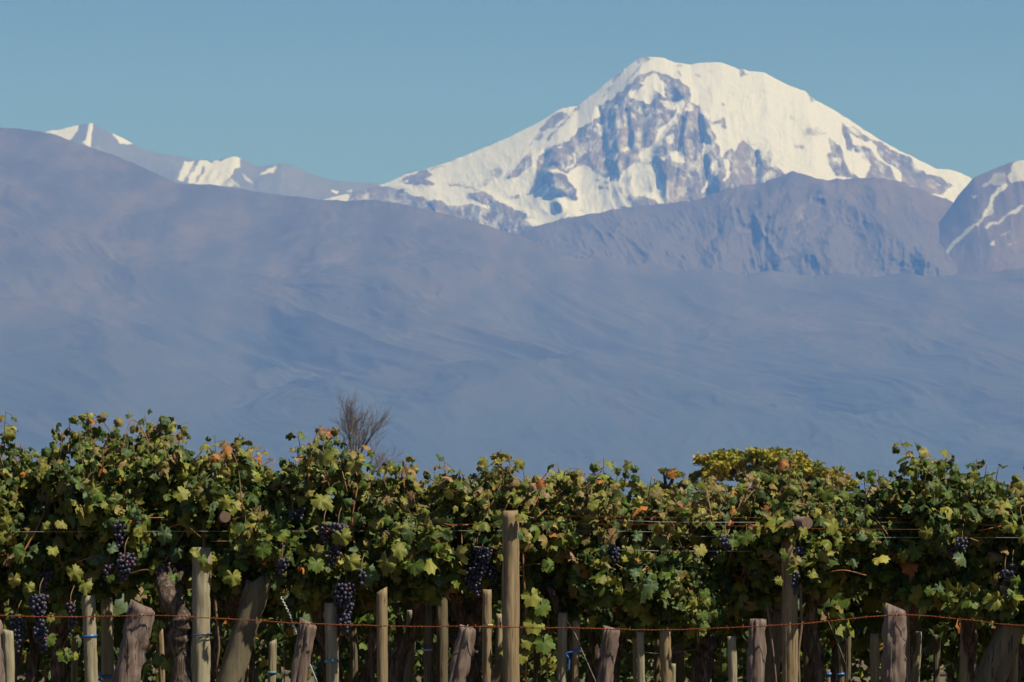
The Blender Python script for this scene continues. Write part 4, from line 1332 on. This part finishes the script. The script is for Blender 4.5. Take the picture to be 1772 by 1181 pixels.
hanging_shoot(front_things[4], [(118,1100), (112,1115), (108,1125)], 18.8,
              [(83,1105,100,1100,18,(-.2,0,-1),1,0), (112,1132,110,1122,17,(.2,0,-1),1,6), (128,1135,112,1124,10,(.1,0,-1),2,2), (88,1070,96,1064,9,(0,0,-1),2,0)], M_CANE_G, 0.002)
hanging_shoot(front_things[5], [(262,1050), (268,1085), (270,1100)], 18.9,
              [(267,1083,268,1076,10,(0,0,-1),2,0), (285,1080,270,1078,9,(.1,0,-1),2,2), (276,1140,272,1128,15,(-.1,0,-1),1,0), (290,1148,274,1130,16,(.1,0,-1),2,6)], M_CANE_G, 0.002)

# big well lit leaves at the front of the canopy that the eye picks out: px, py, radius px, tip direction, colour, shape
BIG = [(25,1012,17,(0,0,-1),3,6),(48,1022,13,(.2,0,-1),2,0),(92,958,14,(.2,0,-1),2,2),(128,1000,20,(.6,0,-1),2,6),(147,1022,19,(.1,0,-1),2,0),(12,915,18,(.3,0,-1),2,1),(75,915,12,(.4,0,-1),2,0),(108,912,13,(0,0,-1),3,0),
       (193,955,14,(.1,0,-1),7,0),(312,862,17,(.8,0,-.7),2,6),(285,935,20,(0,0,-1),7,1),(402,1008,19,(0,0,-1),2,6),(355,990,15,(0,0,-1),2,0),(302,1005,13,(0,0,-1),1,0),(555,878,24,(1,0,-.5),2,6),(592,940,20,(.3,0,-1),2,2),
       (548,985,19,(-.1,0,-1),1,0),(605,982,20,(.2,0,-1),2,2),(668,985,25,(-.2,0,-1),2,6),(690,960,20,(.2,0,-1),2,1),(718,988,20,(.1,0,-1),1,6),(560,800,18,(.4,0,-1),2,6),(612,812,18,(0,0,-1),3,0),(622,800,13,(.4,0,-1),3,6),
       (948,978,12,(.3,0,-1),1,0),(1040,1008,13,(.2,0,-1),2,0),(1052,1012,12,(.5,0,-1),3,2),(1126,1022,17,(.1,0,-1),7,0),(1150,1035,13,(.1,0,-1),1,0),(1098,998,12,(.1,0,-1),7,6),(1213,958,15,(.3,0,-1),3,6),(1290,938,17,(.2,0,-1),1,0),
       (1368,990,16,(.1,0,-1),2,6),(1442,920,20,(.2,0,-1),2,0),(1490,935,13,(.4,0,-1),7,1),(1405,1000,13,(.1,0,-1),2,0),(1668,975,19,(-.1,0,-1),7,6),(1750,918,18,(.3,0,-1),2,0),(1605,930,15,(-.3,0,-1),2,2),(1625,1022,12,(.3,0,-1),7,2),(1610,1028,12,(-.5,0,-1),1,0),
       (1760,1010,12,(0,0,-1),1,0),(1490,900,12,(0,0,-1),7,0),(1120,1010,12,(0,0,-1),7,0),(640,1078,12,(.1,0,-1),1,1),(1025,880,12,(0,0,-1),2,0),(1100,875,11,(0,0,-1),2,0),(1604,788,14,(.1,0,-1),3,6),(1636,790,12,(.4,0,-1),2,0),(1740,880,15,(0,0,-1),2,0),
       (903,898,13,(.3,0,-1),2,0),(899,930,12,(.1,0,-1),7,1),(868,965,12,(0,0,-1),2,1),(350,975,14,(.1,0,-1),1,1),(338,962,13,(-.2,0,-1),2,0),(1358,965,14,(.1,0,-1),1,1),(1375,940,14,(0,0,-1),2,0),(1352,1010,12,(0,0,-1),2,2),(1376,975,12,(0,0,-1),4,1),(404,890,12,(.4,0,-1),2,1),(1392,925,12,(0,0,-1),2,0),(700,870,11,(0,0,-1),2,1),(845,860,11,(.1,0,-1),4,1),(455,700+260,18,(0,0,-1),1,0),(260,990,12,(0,0,-1),2,0),(190,1005,10,(0,0,-1),1,0)]
for vi, (pa, pb, brown, warm, label) in enumerate(FRONT):
    b = [q for q in BIG if pa <= q[0] < pb]
    if not b: continue
    rng = np.random.default_rng(900 + vi)
    P = np.array([at(q[0], q[1] - q[2] * 0.5, ROW - rng.uniform(0.33, 0.40)) for q in b])
    N = np.array([(0.15 + rng.normal(0, 0.5), -1, 0.45 + rng.normal(0, 0.4)) for q in b])
    T = np.array([q[3] for q in b], float)
    S = np.array([q[2] * 0.98 / PXM for q in b])
    TI = np.array([PAL[q[4]] * rng.uniform(0.8, 1.15) for q in b])
    leaves_mesh('broad_leaves', P, N, T, S, TI, np.array([q[5] if rng.random() < 0.35 else int(rng.choice([0, 1, 2, 3])) for q in b]), HI, M_LEAF, front_things[vi], tuple(front_things[vi].location))

# ------------------------------------------------------------------ posts
def post(name, top, bottom_dir, r, depth, mat, label, cat, group, seed, slope=0.0, taper=1.0, bend=0.0, sides=18, rough=0.06, parent=None, chamfer=True, z_floor=-0.05):
    """pole from the ground to its top end; top and bottom_dir are pixels on its axis at the given depth"""
    a = np.array(at(top[0], top[1], depth)); b = np.array(at(bottom_dir[0], bottom_dir[1], depth))
    d = (b - a) / (a[2] - b[2])
    g = a + d * (a[2] - z_floor)
    n = 60
    t = np.linspace(0, 1, n)
    pts = g[None] + (a - g)[None] * t[:, None]
    pts[:, 0] += bend * np.sin(t * 7 + seed)
    rr = r * (taper + (1 - taper) * t) * (1 + 0.03 * np.sin(t * 17 + seed * 3))
    V, F4, F3 = tube_arrays(pts, rr, sides, rough=rough, seed=seed)
    if sides >= 16:
        rgc = np.random.default_rng(seed + 900)
        Vr = V[:n * sides].reshape(n, sides, 3)
        ang = np.arctan2(Vr[:, :, 1] - pts[:, None, 1], Vr[:, :, 0] - pts[:, None, 0])
        for _ in range(3):
            c0 = rgc.uniform(-2.7, -0.4); t0 = rgc.uniform(0.3, 1.0); tw = rgc.uniform(0.15, 0.4)
            da = np.abs((ang - (c0 + 0.12 * np.sin(t * 9 + seed))[:, None] + np.pi) % (2 * np.pi) - np.pi)
            dep = 0.22 * np.exp(-(da / (3.2 / sides)) ** 2) * np.exp(-((t - t0) / tw) ** 4)[:, None]
            Vr[:, :, :2] -= (Vr[:, :, :2] - pts[:, None, :2]) * dep[:, :, None]
        for _ in range(2):
            c0 = rgc.uniform(-2.8, -0.3); t0 = rgc.uniform(0.75, 1.0)
            da = np.abs((ang - c0 + np.pi) % (2 * np.pi) - np.pi)
            dep = 0.14 * np.exp(-(da / 0.35) ** 2) * np.exp(-((t - t0) * (a[2] - z_floor) / (1.3 * r)) ** 2)[:, None]
            Vr[:, :, :2] += (Vr[:, :, :2] - pts[:, None, :2]) * dep[:, :, None]
        V[:n * sides] = Vr.reshape(-1, 3)
    # cut the top end: a slight slope, ragged edge and worn rim
    ring = V[(n - 1) * sides:n * sides]
    rel = ring - pts[-1]
    rng = np.random.default_rng(seed + 50)
    ring[:, 2] += rel[:, 0] * slope + rng.normal(0, r * 0.06, sides)
    ring[:, :2] = pts[-1][:2] + rel[:, :2] * (0.93 if chamfer else 1.0)
    V[(n - 1) * sides:n * sides] = ring
    V[-1, 2] += r * 0.08
    mb = MB()
    mb.add(V, F4, F3)
    if parent is None:
        o = mb.build(name, mat, None, origin=tuple(g), loc=tuple(g))
        tag(o, label, cat, group)
    else:
        o = mb.build(name, mat, parent, origin=tuple(parent.location))
    # soft shading on the sides, sharp at the cut
    me = o.data
    sm = np.ones(len(me.polygons), bool)
    sm[-sides:] = False
    me.polygons.foreach_set('use_smooth', sm)
    o['axis_top'] = [float(v) for v in a]
    return o, pts, rr


def band(px, py, depth, r, h, mat, parent, name='tie', tail=None, sag=0.0):
    c = np.array(at(px, py, depth))
    mb = MB()
    a = np.linspace(0, 2 * np.pi, 20, endpoint=False)
    rr = r * 1.09
    V, F = [], []
    for k, z in enumerate((-h / 2, h / 2)):
        for s_ in (rr, rr + 0.002):
            V += [(c[0] + math.cos(t) * s_, c[1] + math.sin(t) * s_, c[2] + z + sag * math.cos(t)) for t in a]
    V = np.array(V)
    n = 20
    for i in range(n):
        j = (i + 1) % n
        lo_in, lo_out, hi_in, hi_out = 0, n, 2 * n, 3 * n
        F += [(lo_out + i, lo_out + j, hi_out + j, hi_out + i), (hi_in + i, hi_in + j, lo_in + j, lo_in + i), (hi_out + i, hi_out + j, hi_in + j, hi_in + i), (lo_in + i, lo_in + j, lo_out + j, lo_out + i)]
    mb.add(V, np.array(F))
    if tail:
        p = smooth_path([at(x, y, depth - 0.05) for x, y in tail], 5)
        mb.tube(p, 0.004, 5, flat=0.35)
    mb.build(name, mat, parent, origin=tuple(parent.location))


FD = 17.6
FS = FD / F_PX
fence = [  # top px, bottom px, half width px, slope, bend, label
 ((-22,1076),(-18,1181),24,.0,.0,'weathered fence post cut by the left picture edge'),
 ((248,1050),(218,1181),23,-.25,.0,'thick weathered fence post leaning right, first full one from the left'),
 ((534,1078),(521,1181),14,-.3,.008,'crooked weathered fence post with a knotty bent stem beside the white twine'),
 ((808,1087),(791,1181),16,-.1,.0,'grey leaning fence post standing below the big black grape bunch'),
 ((1056,1088),(1044,1181),14,-.15,.003,'slim reddish fence post with a rusty top right of the central pole'),
 ((1309,1073),(1304,1181),15,.0,.003,'grey fence post with a pale flat sawn top left of the tan pole'),
 ((1550,1052),(1544,1181),20,-.35,.0,'stout fence post with a slanted top below the dark gap at right'),
 ((1800,1062),(1796,1181),20,.0,.0,'weathered fence post beyond the right picture edge'),
]
fence_objs = []
for i, (tp, bt_, hw, sl, bd, lb) in enumerate(fence):
    o, pts, rr = post('fence_post', tp, bt_, hw * FS, FD, M_FENCE, lb, 'fence post', 'fence posts along the barbed wire', 60 + i, slope=sl, taper=1.0, bend=bd + 0.003, rough=0.2, sides=44)
    fence_objs.append(o)

# rusty barbed wire strung along the fence tops
wp = [(-400,1080),(-150,1072),(0,1067),(120,1069),(245,1066),(380,1071),(528,1080),(670,1084),(808,1086),(930,1087),(1058,1090),(1170,1091),(1309,1085),(1430,1077),(1551,1065),(1660,1073),(1800,1085),(2000,1078),(2200,1080)]
base = smooth_path([at(x, y, FD - 0.062) for x, y in wp], 24)
rg = np.random.default_rng(77)
base[:, 2] += (fbm(base[:, 0] * 9, base[:, 0] * 0, 5, 4) - 0.5) * 0.008
L = np.concatenate([[0], np.cumsum(np.linalg.norm(np.diff(base, axis=0), axis=1))])
s = np.arange(0, L[-1], 0.009)
P0 = np.stack([np.interp(s, L, base[:, k]) for k in range(3)], 1)
mb = MB()
for ph in (0, math.pi):
    q = P0.copy()
    q[:, 1] += 0.0016 * np.cos(s * 210 + ph)
    q[:, 2] += 0.0016 * np.sin(s * 210 + ph)
    mb.tube(q, 0.0015 * (1 + 0.25 * (vnoise(s * 60, s * 0, 3) - 0.5)), 4)
k = 0.03
while k < L[-1] - 0.05:
    c = np.array([np.interp(k, L, base[:, j]) for j in range(3)])
    for u in range(2):
        d = rg.normal(0, 1, 3) * np.array([0.7, 1, 1]); d /= np.linalg.norm(d)
        mb.tube(np.array([c - d * 0.011, c - d * 0.002, c + d * 0.002, c + d * 0.011]), np.array([0.0004, 0.0012, 0.0012, 0.0004]), 4)
    a = np.linspace(0, 4 * np.pi, 14)
    mb.tube(np.stack([c[0] + (a / (4 * np.pi) - 0.5) * 0.009, c[1] + 0.0033 * np.cos(a), c[2] + 0.0033 * np.sin(a)], 1), 0.0011, 4)
    k += rg.uniform(0.03, 0.11)
org = tuple(base[0])
tag(mb.build('barbed_wire', M_RUST, None, origin=org, loc=org), 'rusty twisted barbed wire strung along the tops of the fence posts', 'barbed wire')
# staples holding it: parts of the posts
for o, (tp, bt_, hw, sl, bd, lb) in zip(fence_objs, fence):
    x = at(tp[0], tp[1], FD)[0]
    i = int(np.argmin(np.abs(base[:, 0] - x)))
    c = base[i]
    m2 = MB()
    m2.tube(np.array([c + (0.004, 0.03, 0.006), c + (0.003, -0.004, 0.005), c + (-0.002, -0.006, -0.002), c + (-0.004, 0.03, -0.008)]), 0.0014, 5)
    m2.build('staple', M_GALV, o, origin=tuple(o.location))

TG = 'trellis poles of the vineyard'
RS = lambda hw, d: hw * d / F_PX
trellis = [  # top, bottom, half width px, depth, material, label, slope
 ((350,950),(347,1181),16,18.83,M_POST,'stout pale pole with leaf shadows and a dark band, left of the leaning brace',0,'black'),
 ((883,886),(885,1181),14.5,18.68,M_POST_B,'tall central pole with a flat sawn top standing clear of the leaves',0,None),
 ((1365,930),(1368,1181),14,18.86,M_POST_B,'tan pole wrapped in leaves below the right cut beam end',0,None),
 ((13,1092),(14,1181),10,18.75,M_POST,'pale pole at the far left below the lowest grape bunch',-.2,None),
 ((153,1032),(157,1181),11.5,18.95,M_POST,'shaded pole with a blue tie under the long grape bunches',0,'blue'),
 ((186,1036),(186,1181),10.5,19.5,M_POST,'dappled pole just left of the thick leaning fence post, hung with blue tape',0,'bluetail'),
 ((309,1012),(309,1181),8,19.9,M_POST,'thin pale pole seen behind the gnarled trunk',0,None),
 ((424,1050),(422,1181),9,19.6,M_POST,'pale pole right behind the leaning brace post',0,None),
 ((471,1110),(470,1181),7,19.9,M_POST,'short pale pole with a teal tie between the brace and the crooked fence post',.5,'teal'),
 ((441,1158),(441,1181),5,20.6,M_POST,'low sunlit pole stub right of the leaning brace',.5,None),
 ((572,1045),(574,1181),11,18.82,M_POST,'pale pole with a dark blue tie below the reddish grape bunch',0,'blue'),
 ((662,1022),(661,1181),9.5,18.78,M_POST,'bright cracked pole with a slanted top left of centre',.55,None),
 ((672,1112),(672,1181),6.5,19.5,M_POST,'short pole tight against the bright cracked pole',.2,None),
 ((681,1128),(681,1181),6,20.3,M_POST,'low dim pole just behind the bright cracked pole',0,None),
 ((712,1058),(706,1181),9.5,19.8,M_POST,'dim dappled pole leaning slightly, right of the bright cracked pole',0,None),
 ((738,1040),(740,1181),7.5,19.4,M_POST,'pole with a sky blue and white tie and a round knot',0,'bluewhite'),
 ((764,1000),(764,1181),10,19.7,M_LOG,'dark thick pole beside the black grape mass',0,None),
 ((796,1010),(797,1181),5,19.9,M_POST,'sliver of a pale pole behind the dark vine trunk',0,None),
 ((844,1022),(843,1181),8,18.8,M_POST_B,'round pole with a cream tie left of the central pole',0,'cream'),
 ((865,1064),(864,1181),6,19.6,M_POST,'narrow pole half hidden by the strut of the central pole',0,None),
 ((973,1062),(973,1181),8.5,18.92,M_POST,'broad pale pole behind the thin twisting vine stem',0,None),
 ((996,1075),(995,1181),6,18.9,M_POST_B,'slim tan pole hung with bright blue tape',0,'bluebow'),
 ((1107,1095),(1108,1181),6.5,18.85,M_POST,'pale split pole right of the reddish fence post',0,None),
 ((1098,1098),(1098,1181),3.2,19.42,M_POST,'thin grey pole tight against the pale split pole',0,None),
 ((1152,1092),(1154,1181),9.5,18.85,M_POST_B,'tan pole with a long black crack between two fence posts',0,None),
 ((1165,1150),(1165,1181),5,20.0,M_POST,'low pale pole behind the tan cracked pole',0,None),
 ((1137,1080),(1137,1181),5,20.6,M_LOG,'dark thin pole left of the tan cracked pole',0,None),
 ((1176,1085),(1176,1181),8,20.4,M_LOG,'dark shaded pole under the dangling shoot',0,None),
 ((1265,1103),(1267,1181),7.5,18.85,M_POST,'pale yellowish pole left of the flat topped fence post',0,None),
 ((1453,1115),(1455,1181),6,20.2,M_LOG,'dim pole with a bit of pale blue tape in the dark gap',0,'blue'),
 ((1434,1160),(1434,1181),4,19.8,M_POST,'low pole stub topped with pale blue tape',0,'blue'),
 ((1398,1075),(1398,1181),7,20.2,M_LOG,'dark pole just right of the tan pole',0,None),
 ((1513,1098),(1515,1181),8,19.4,M_POST,'dappled pale pole left of the slanted top fence post',0,None),
 ((1567,1040),(1571,1181),5,19.2,M_POST,'pale pole peeping out behind the slanted top fence post',0,None),
 ((1585,1095),(1581,1181),9,19.7,M_POST,'leaf dappled pole right of the slanted top fence post',0,None),
 ((1671,1040),(1668,1181),9,19.5,M_POST,'tall dappled pole in shade left of the right brace',0,None),
 ((1686,1105),(1681,1181),6,19.9,M_POST,'short bright pole with a yellow mark beside the tall dappled pole',0,None),
 ((1760,1080),(1757,1181),5,19.4,M_POST,'thin pole at the far right behind the leaning brace',0,None),
 ((60,1120),(60,1181),6,20.6,M_POST,'dim pole below the second grape bunch from the left',0,None),
 ((96,1110),(96,1181),5,20.2,M_POST,'dim narrow pole left of the pole with a blue tie',0,None),
 ((128,1105),(128,1181),5.5,21.0,M_POST,'faint pole in the dark left of the pole with a blue tie',0,None),
 ((277,1090),(279,1181),5.5,20.3,M_POST,'dappled narrow pole left of the gnarled trunk',0,None),
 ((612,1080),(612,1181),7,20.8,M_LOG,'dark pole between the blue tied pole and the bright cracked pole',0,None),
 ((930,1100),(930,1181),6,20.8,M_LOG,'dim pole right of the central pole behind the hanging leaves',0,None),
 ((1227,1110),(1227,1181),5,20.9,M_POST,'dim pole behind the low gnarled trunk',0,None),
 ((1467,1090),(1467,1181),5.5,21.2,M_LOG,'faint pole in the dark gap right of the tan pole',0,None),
 ((1620,1100),(1620,1181),6,21.4,M_LOG,'faint dark pole in the gap right of the slanted top fence post',0,None),
]
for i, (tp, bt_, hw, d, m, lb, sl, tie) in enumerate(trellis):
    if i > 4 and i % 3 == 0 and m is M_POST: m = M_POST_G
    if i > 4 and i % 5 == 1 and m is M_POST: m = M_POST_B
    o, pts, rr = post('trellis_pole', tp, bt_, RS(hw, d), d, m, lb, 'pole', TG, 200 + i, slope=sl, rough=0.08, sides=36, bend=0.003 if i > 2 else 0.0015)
    x = lambda py: tp[0] + (bt_[0] - tp[0]) * (py - tp[1]) / (bt_[1] - tp[1])
    r = RS(hw, d)
    if tie == 'black':
        band(x(1099), 1099, d, r, 0.007, M_BLACK, o, sag=0.004)
        band(x(1102), 1103, d, r * 1.03, 0.004, M_BLACK, o, sag=-0.004)
    elif tie == 'blue': band(x(1102 if i == 4 else (1145 if i == 10 else 1168)), 1102 if i == 4 else (1145 if i == 10 else 1168), d, r, 0.011, M_TEAL if i == 10 else M_BLUE, o, sag=0.002)
    elif tie == 'bluetail': band(x(1172), 1172, d, r, 0.012, M_BLUE, o, tail=[(176,1172), (172,1162), (174,1176), (178,1181)])
    elif tie == 'teal': band(x(1165), 1165, d, r, 0.01, M_TEAL, o)
    elif tie == 'bluewhite':
        band(x(1121), 1121, d, r, 0.007, M_BLUE, o)
        band(x(1125), 1125.5, d, r, 0.006, M_STRING, o)
    elif tie == 'cream': band(x(1083), 1083, d, r, 0.008, M_YTAPE, o, tail=[(836,1084), (832,1086), (830,1094)])
    elif tie == 'bluebow': band(x(1127), 1127, d, r, 0.009, M_BLUE, o, tail=[(1005,1122), (998,1128), (980,1132), (985,1142), (984,1162)])

# leaning braces
def brace(top, bot, hw, d, dx, label, seed, mat=M_LOG, name='brace_post', slope=0.3):
    return post(name, top, bot, RS(hw, d), d, mat, label, 'brace post', 'leaning brace posts', seed, slope=slope, rough=0.09, sides=20, taper=1.05)


brace((450,1000),(398,1181),22,18.85,0,'broad leaning brace post half in shade beside the stout pale pole',401,slope=0.9)
brace((1752,1078),(1712,1181),25,19.0,0,'broad dark leaning brace post at the right under the grapes',402,slope=0.5)
brace((902,1080),(852,1181),9.5,19.0,0,'thin strut leaning against the foot of the central pole',403)
brace((1345,1020),(1326,1181),20,19.3,0,'shaded leaning brace behind the tan pole',404,slope=0.8)
brace((936,985),(880,1181),17,19.3,0,'dark leaning brace behind the hanging leaves right of the central pole',405)

def endcut():
    n = NT('sawn end grain')
    co = n.coord('Object')
    s = n.n('SeparateXYZ'); n.t.links.new(co, s.inputs[0])
    r = n.math('SQRT', n.math('ADD', n.math('POWER', s.outputs['X'], 2.0), n.math('POWER', s.outputs['Z'], 2.0)))
    z = n.noise(co, 60, 4, 0.6)
    w = n.math('SINE', n.math('ADD', n.math('MULTIPLY', r, 1500.0), n.math('MULTIPLY', z, 5.0)))
    col = n.mix(n.math('ADD', n.math('MULTIPLY', w, 0.5), 0.5), (0.13, 0.085, 0.06), (0.24, 0.165, 0.115))
    col = n.mix(n.math('MULTIPLY', n.math('SUBTRACT', z, 0.5), 3.0, True), col, (0.06, 0.04, 0.03))
    return n.finish(n.principled(col, 0.9, 0.1, n.bump(w, 0.3, 0.002)))


M_ENDCUT = endcut()

# cross beams with sawn ends facing the camera
def beam(pa, da, pb, db, r, mat, label, seed):
    a = np.array(at(*pa, da)); b = np.array(at(*pb, db))
    pts = a[None] + (b - a)[None] * np.linspace(0, 1, 10)[:, None]
    V, F4, F3 = tube_arrays(pts, r, 20, rough=0.07, seed=seed)
    mb = MB(); mb.add(V, F4, F3)
    o = mb.build('cross_beam', mat, None, origin=tuple(a), loc=tuple(a))
    sm = np.ones(len(o.data.polygons), bool); sm[-40:] = False
    o.data.polygons.foreach_set('use_smooth', sm)
    o.data.materials.append(M_ENDCUT)
    idx = np.zeros(len(o.data.polygons), np.int32); idx[-40:] = 1
    o.data.polygons.foreach_set('material_index', idx)
    tag(o, label, 'beam', 'cross beams of the trellis')
    return o


beam((390,896),18.62,(372,905),20.6,RS(9.5,18.62),M_FENCE,'round sawn beam end poking out of the leaves above the leaning brace',1)
beam((1397,906),18.66,(1240,901),19.9,RS(10,18.66),M_FENCE,'long sawn log lying across the leaves at the right above the tan pole',2)

# thin upright rod with white top by the stout pole
o, _, _ = post('stake', (353,890), (354,1181), RS(3.4, 19.0), 19.0, M_POST, 'thin pale stake rising out of the leaves above the stout pale pole', 'stake', None, 501, sides=8)

# straight trellis wires
def wire(name, pts, d, r, mat, label, cat='wire', group='horizontal trellis wires', sides=5):
    p = smooth_path([at(x, y, dd) for (x, y), dd in zip(pts, d)], 12)
    mb = MB(); mb.tube(p, r, sides)
    o = mb.build(name, mat, None, origin=tuple(p[0]), loc=tuple(p[0]))
    return tag(o, label, cat, group)


wire('trellis_wire', [(-500,899),(400,897),(880,894),(1100,896),(1300,897),(2200,898)], [19.2,19.2,18.93,18.76,18.86,19.2], 0.0013, M_RUST, 'rusty upper trellis wire running right from the top of the central pole')
wire('trellis_wire', [(-500,903),(930,901),(1100,903),(1260,905),(2200,905)], [19.2,19.05,18.74,18.84,19.3], 0.0012, M_GALV, 'pale trellis wire just below the rusty upper wire')
wire('trellis_wire', [(-500,911),(960,908),(1300,912),(1500,917),(2200,919)], [19.2,18.85,18.76,18.75,19.3], 0.0011, M_RUST, 'thin brown wire third from the top right of the central pole')
wire('trellis_wire', [(-500,948),(700,947),(830,948),(980,951),(1120,954),(1250,955),(2200,955)], [19.2,19.1,18.72,18.95,18.74,18.9,19.3], 0.0013, M_GALV, 'bright lower wire passing above the black grape mass')
wire('trellis_wire', [(-500,923),(1000,920),(1250,930),(2200,932)], [18.9]*4, 0.0012, M_GALV, 'dull middle wire half hidden among the leaves')

# twine and anchor wires
def twine(pts, d, label, r=0.0022, mat=M_STRING, twisted=None, name='anchor_wire'):
    p = smooth_path([at(x, y, dd) for (x, y), dd in zip(pts, d)], 20)
    mb = MB(); mb.tube(p, r, 5)
    if twisted:
        L = np.linspace(0, 1, 160)
        q = np.stack([np.interp(L * twisted, np.linspace(0, 1, len(p)), p[:, k]) for k in range(3)], 1)
        q[:, 0] += 0.0035 * np.cos(L * 80); q[:, 1] += 0.0035 * np.sin(L * 80)
        mb.tube(q, r * 0.9, 5)
    o = mb.build(name, mat, None, origin=tuple(p[-1]), loc=tuple(p[-1]))
    tag(o, label, 'anchor wire', 'slanting anchor wires')


twine([(486,1034),(500,1062),(510,1088),(518,1108),(534,1145),(552,1188),(585,1262)], [18.8]*7, 'white twisted anchor twine slanting down behind the crooked fence post', 0.0022, twisted=0.42)
twine([(978,1070),(996,1100),(1006,1124),(1020,1156),(1040,1200),(1070,1262)], [18.85]*6, 'grey anchor wire slanting down from the blue tape on the slim tan pole', 0.0018, M_GALV)
twine([(1434,1078),(1450,1115),(1475,1181),(1500,1250)], [19.0]*4, 'faint dark anchor wire slanting through the dark gap at right', 0.0012, M_GALV)
twine([(196,1048),(184,1040),(178,1044),(186,1052)], [19.2]*4, 'tiny loose loop of pale wire under the long grape bunches', 0.0012, M_GALV)
wire('tie_wire', [(1090,962+165),(1150,1132),(1220,1122)], [19.5]*3, 0.0012, M_GALV, 'thin loose wire beside the low gnarled trunk', 'wire', None)

# ------------------------------------------------------------------ rows behind, closing over like a roof
def rear_vine(seed, low=1.18, hang=0.25):
    rng = np.random.default_rng(seed)
    t = empty('grapevine')
    hz = lambda x: 1.69 + 0.05 * np.sin(np.asarray(x) * 7 + seed) + 0.04 * np.sin(np.asarray(x) * 17 + seed)
    lz = lambda x: low + 0.10 * np.sin(np.asarray(x) * 9 + seed * 2)
    P, N, T, S, K, TI, paths = foliage(-0.62, 0.62, rng, 0.55, 0.5, n_fill=int(700 + 350 * (1.2 - low)), y0=0.0, front=0.5, back=1.0, size=0.052, soft=True, low_w=[9, 4, 1.0, .15, .8, .1, .1, .4], hz=hz, lz=lz, canes=16)  # dark green weights in low_w put under-canopy shade into the leaf colour
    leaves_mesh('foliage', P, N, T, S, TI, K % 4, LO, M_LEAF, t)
    mb = MB()
    for p in paths: mb.tube(p, np.linspace(0.005, 0.002, len(p)), 4, cap=False)
    mb.build('shoots', M_CANE_G, t)
    vine_trunk([np.array(p) for p in [(0.02, 0.1, -0.02), (-0.02, 0.1, 0.5), (0.05, 0.08, 0.95), (0, 0.05, 1.3), (0.03, 0, 1.5)]], [.03, .022, .02, .02, .016], t, (0, 0, 0), seed,
               [([(0.02, 0.08, 1.15), (0.2, 0.05, 1.35), (0.5, 0, 1.42)], .018), ([(0.02, 0.08, 1.15), (-0.2, 0.05, 1.32), (-0.5, 0, 1.4)], .018)])
    return t


def copy_tree(o, parent=None):
    c = o.copy()
    C.objects.link(c)
    c.parent = parent
    for ch in list(o.children): copy_tree(ch, c)
    return c


protos = [rear_vine(700 + i, low=[1.18, 1.1, 1.22, 1.15][i]) for i in range(4)]
low_protos = [rear_vine(720 + i, low=[0.5, 0.35, 0.6][i]) for i in range(3)]
rg = np.random.default_rng(9)
rows = [(20.45, 0), (21.95, 0), (23.5, 0), (25.2, 0), (27.2, 0), (29.4, 1), (32.0, 1), (35.5, 1), (40.0, 1), (46.0, 1)]
used = set()
for ri, (yy, lowk) in enumerate(rows):
    half = yy * 886 / F_PX + (1.3 if ri < 6 else 0.9)
    n = int(math.ceil(2 * half / 0.98))
    for k in range(n + (2 if ri < 5 else 0)):
        x = -half + (k + 0.5) * 2 * half / n + rg.normal(0, 0.08)
        pl = low_protos if lowk else protos
        pr = pl[rg.integers(0, len(pl))]
        if pr.name not in used:
            v = pr; used.add(pr.name)
        else:
            v = copy_tree(pr)
        v.location = (x, yy + rg.normal(0, 0.1), 0)
        v.rotation_euler = (0, 0, rg.normal(0, 0.12) + (math.pi if rg.random() < 0.3 and not lowk else 0))
        v.scale = (1, 1, rg.uniform(0.95, 1.05))
        tag(v, 'grapevine in the shaded rows behind the front row, dark below and sunlit on top', 'grapevine', 'grapevines in the rows behind')

# low weeds between the far rows
rg = np.random.default_rng(31)
n = 9000
gy_ = rg.uniform(24, 75, n)
gx_ = rg.uniform(-1, 1, n) * (gy_ * 0.14 + 1.0)
cl = vnoise(gx_ * 1.4, gy_ * 0.9, 8)
k = cl > 0.42
gx_, gy_, cl = gx_[k], gy_[k], cl[k]
n = len(gx_)
P = np.stack([gx_, gy_, rg.uniform(0.02, 0.30, n) * (cl - 0.3) * 1.8], 1)
N = rg.normal(0, 1, (n, 3)) + np.array([0, -0.3, 0.8])
T = rg.normal(0, 0.5, (n, 3)) + np.array([0, 0, 1.0])
tag(leaves_mesh('weeds', P, N, T, rg.uniform(0.03, 0.09, n), pick_tints([6, 3, .6, .1, 1.2, .1, 0, .6], n, rg), rg.integers(0, 4, n), LO, M_LEAF), kind='stuff')
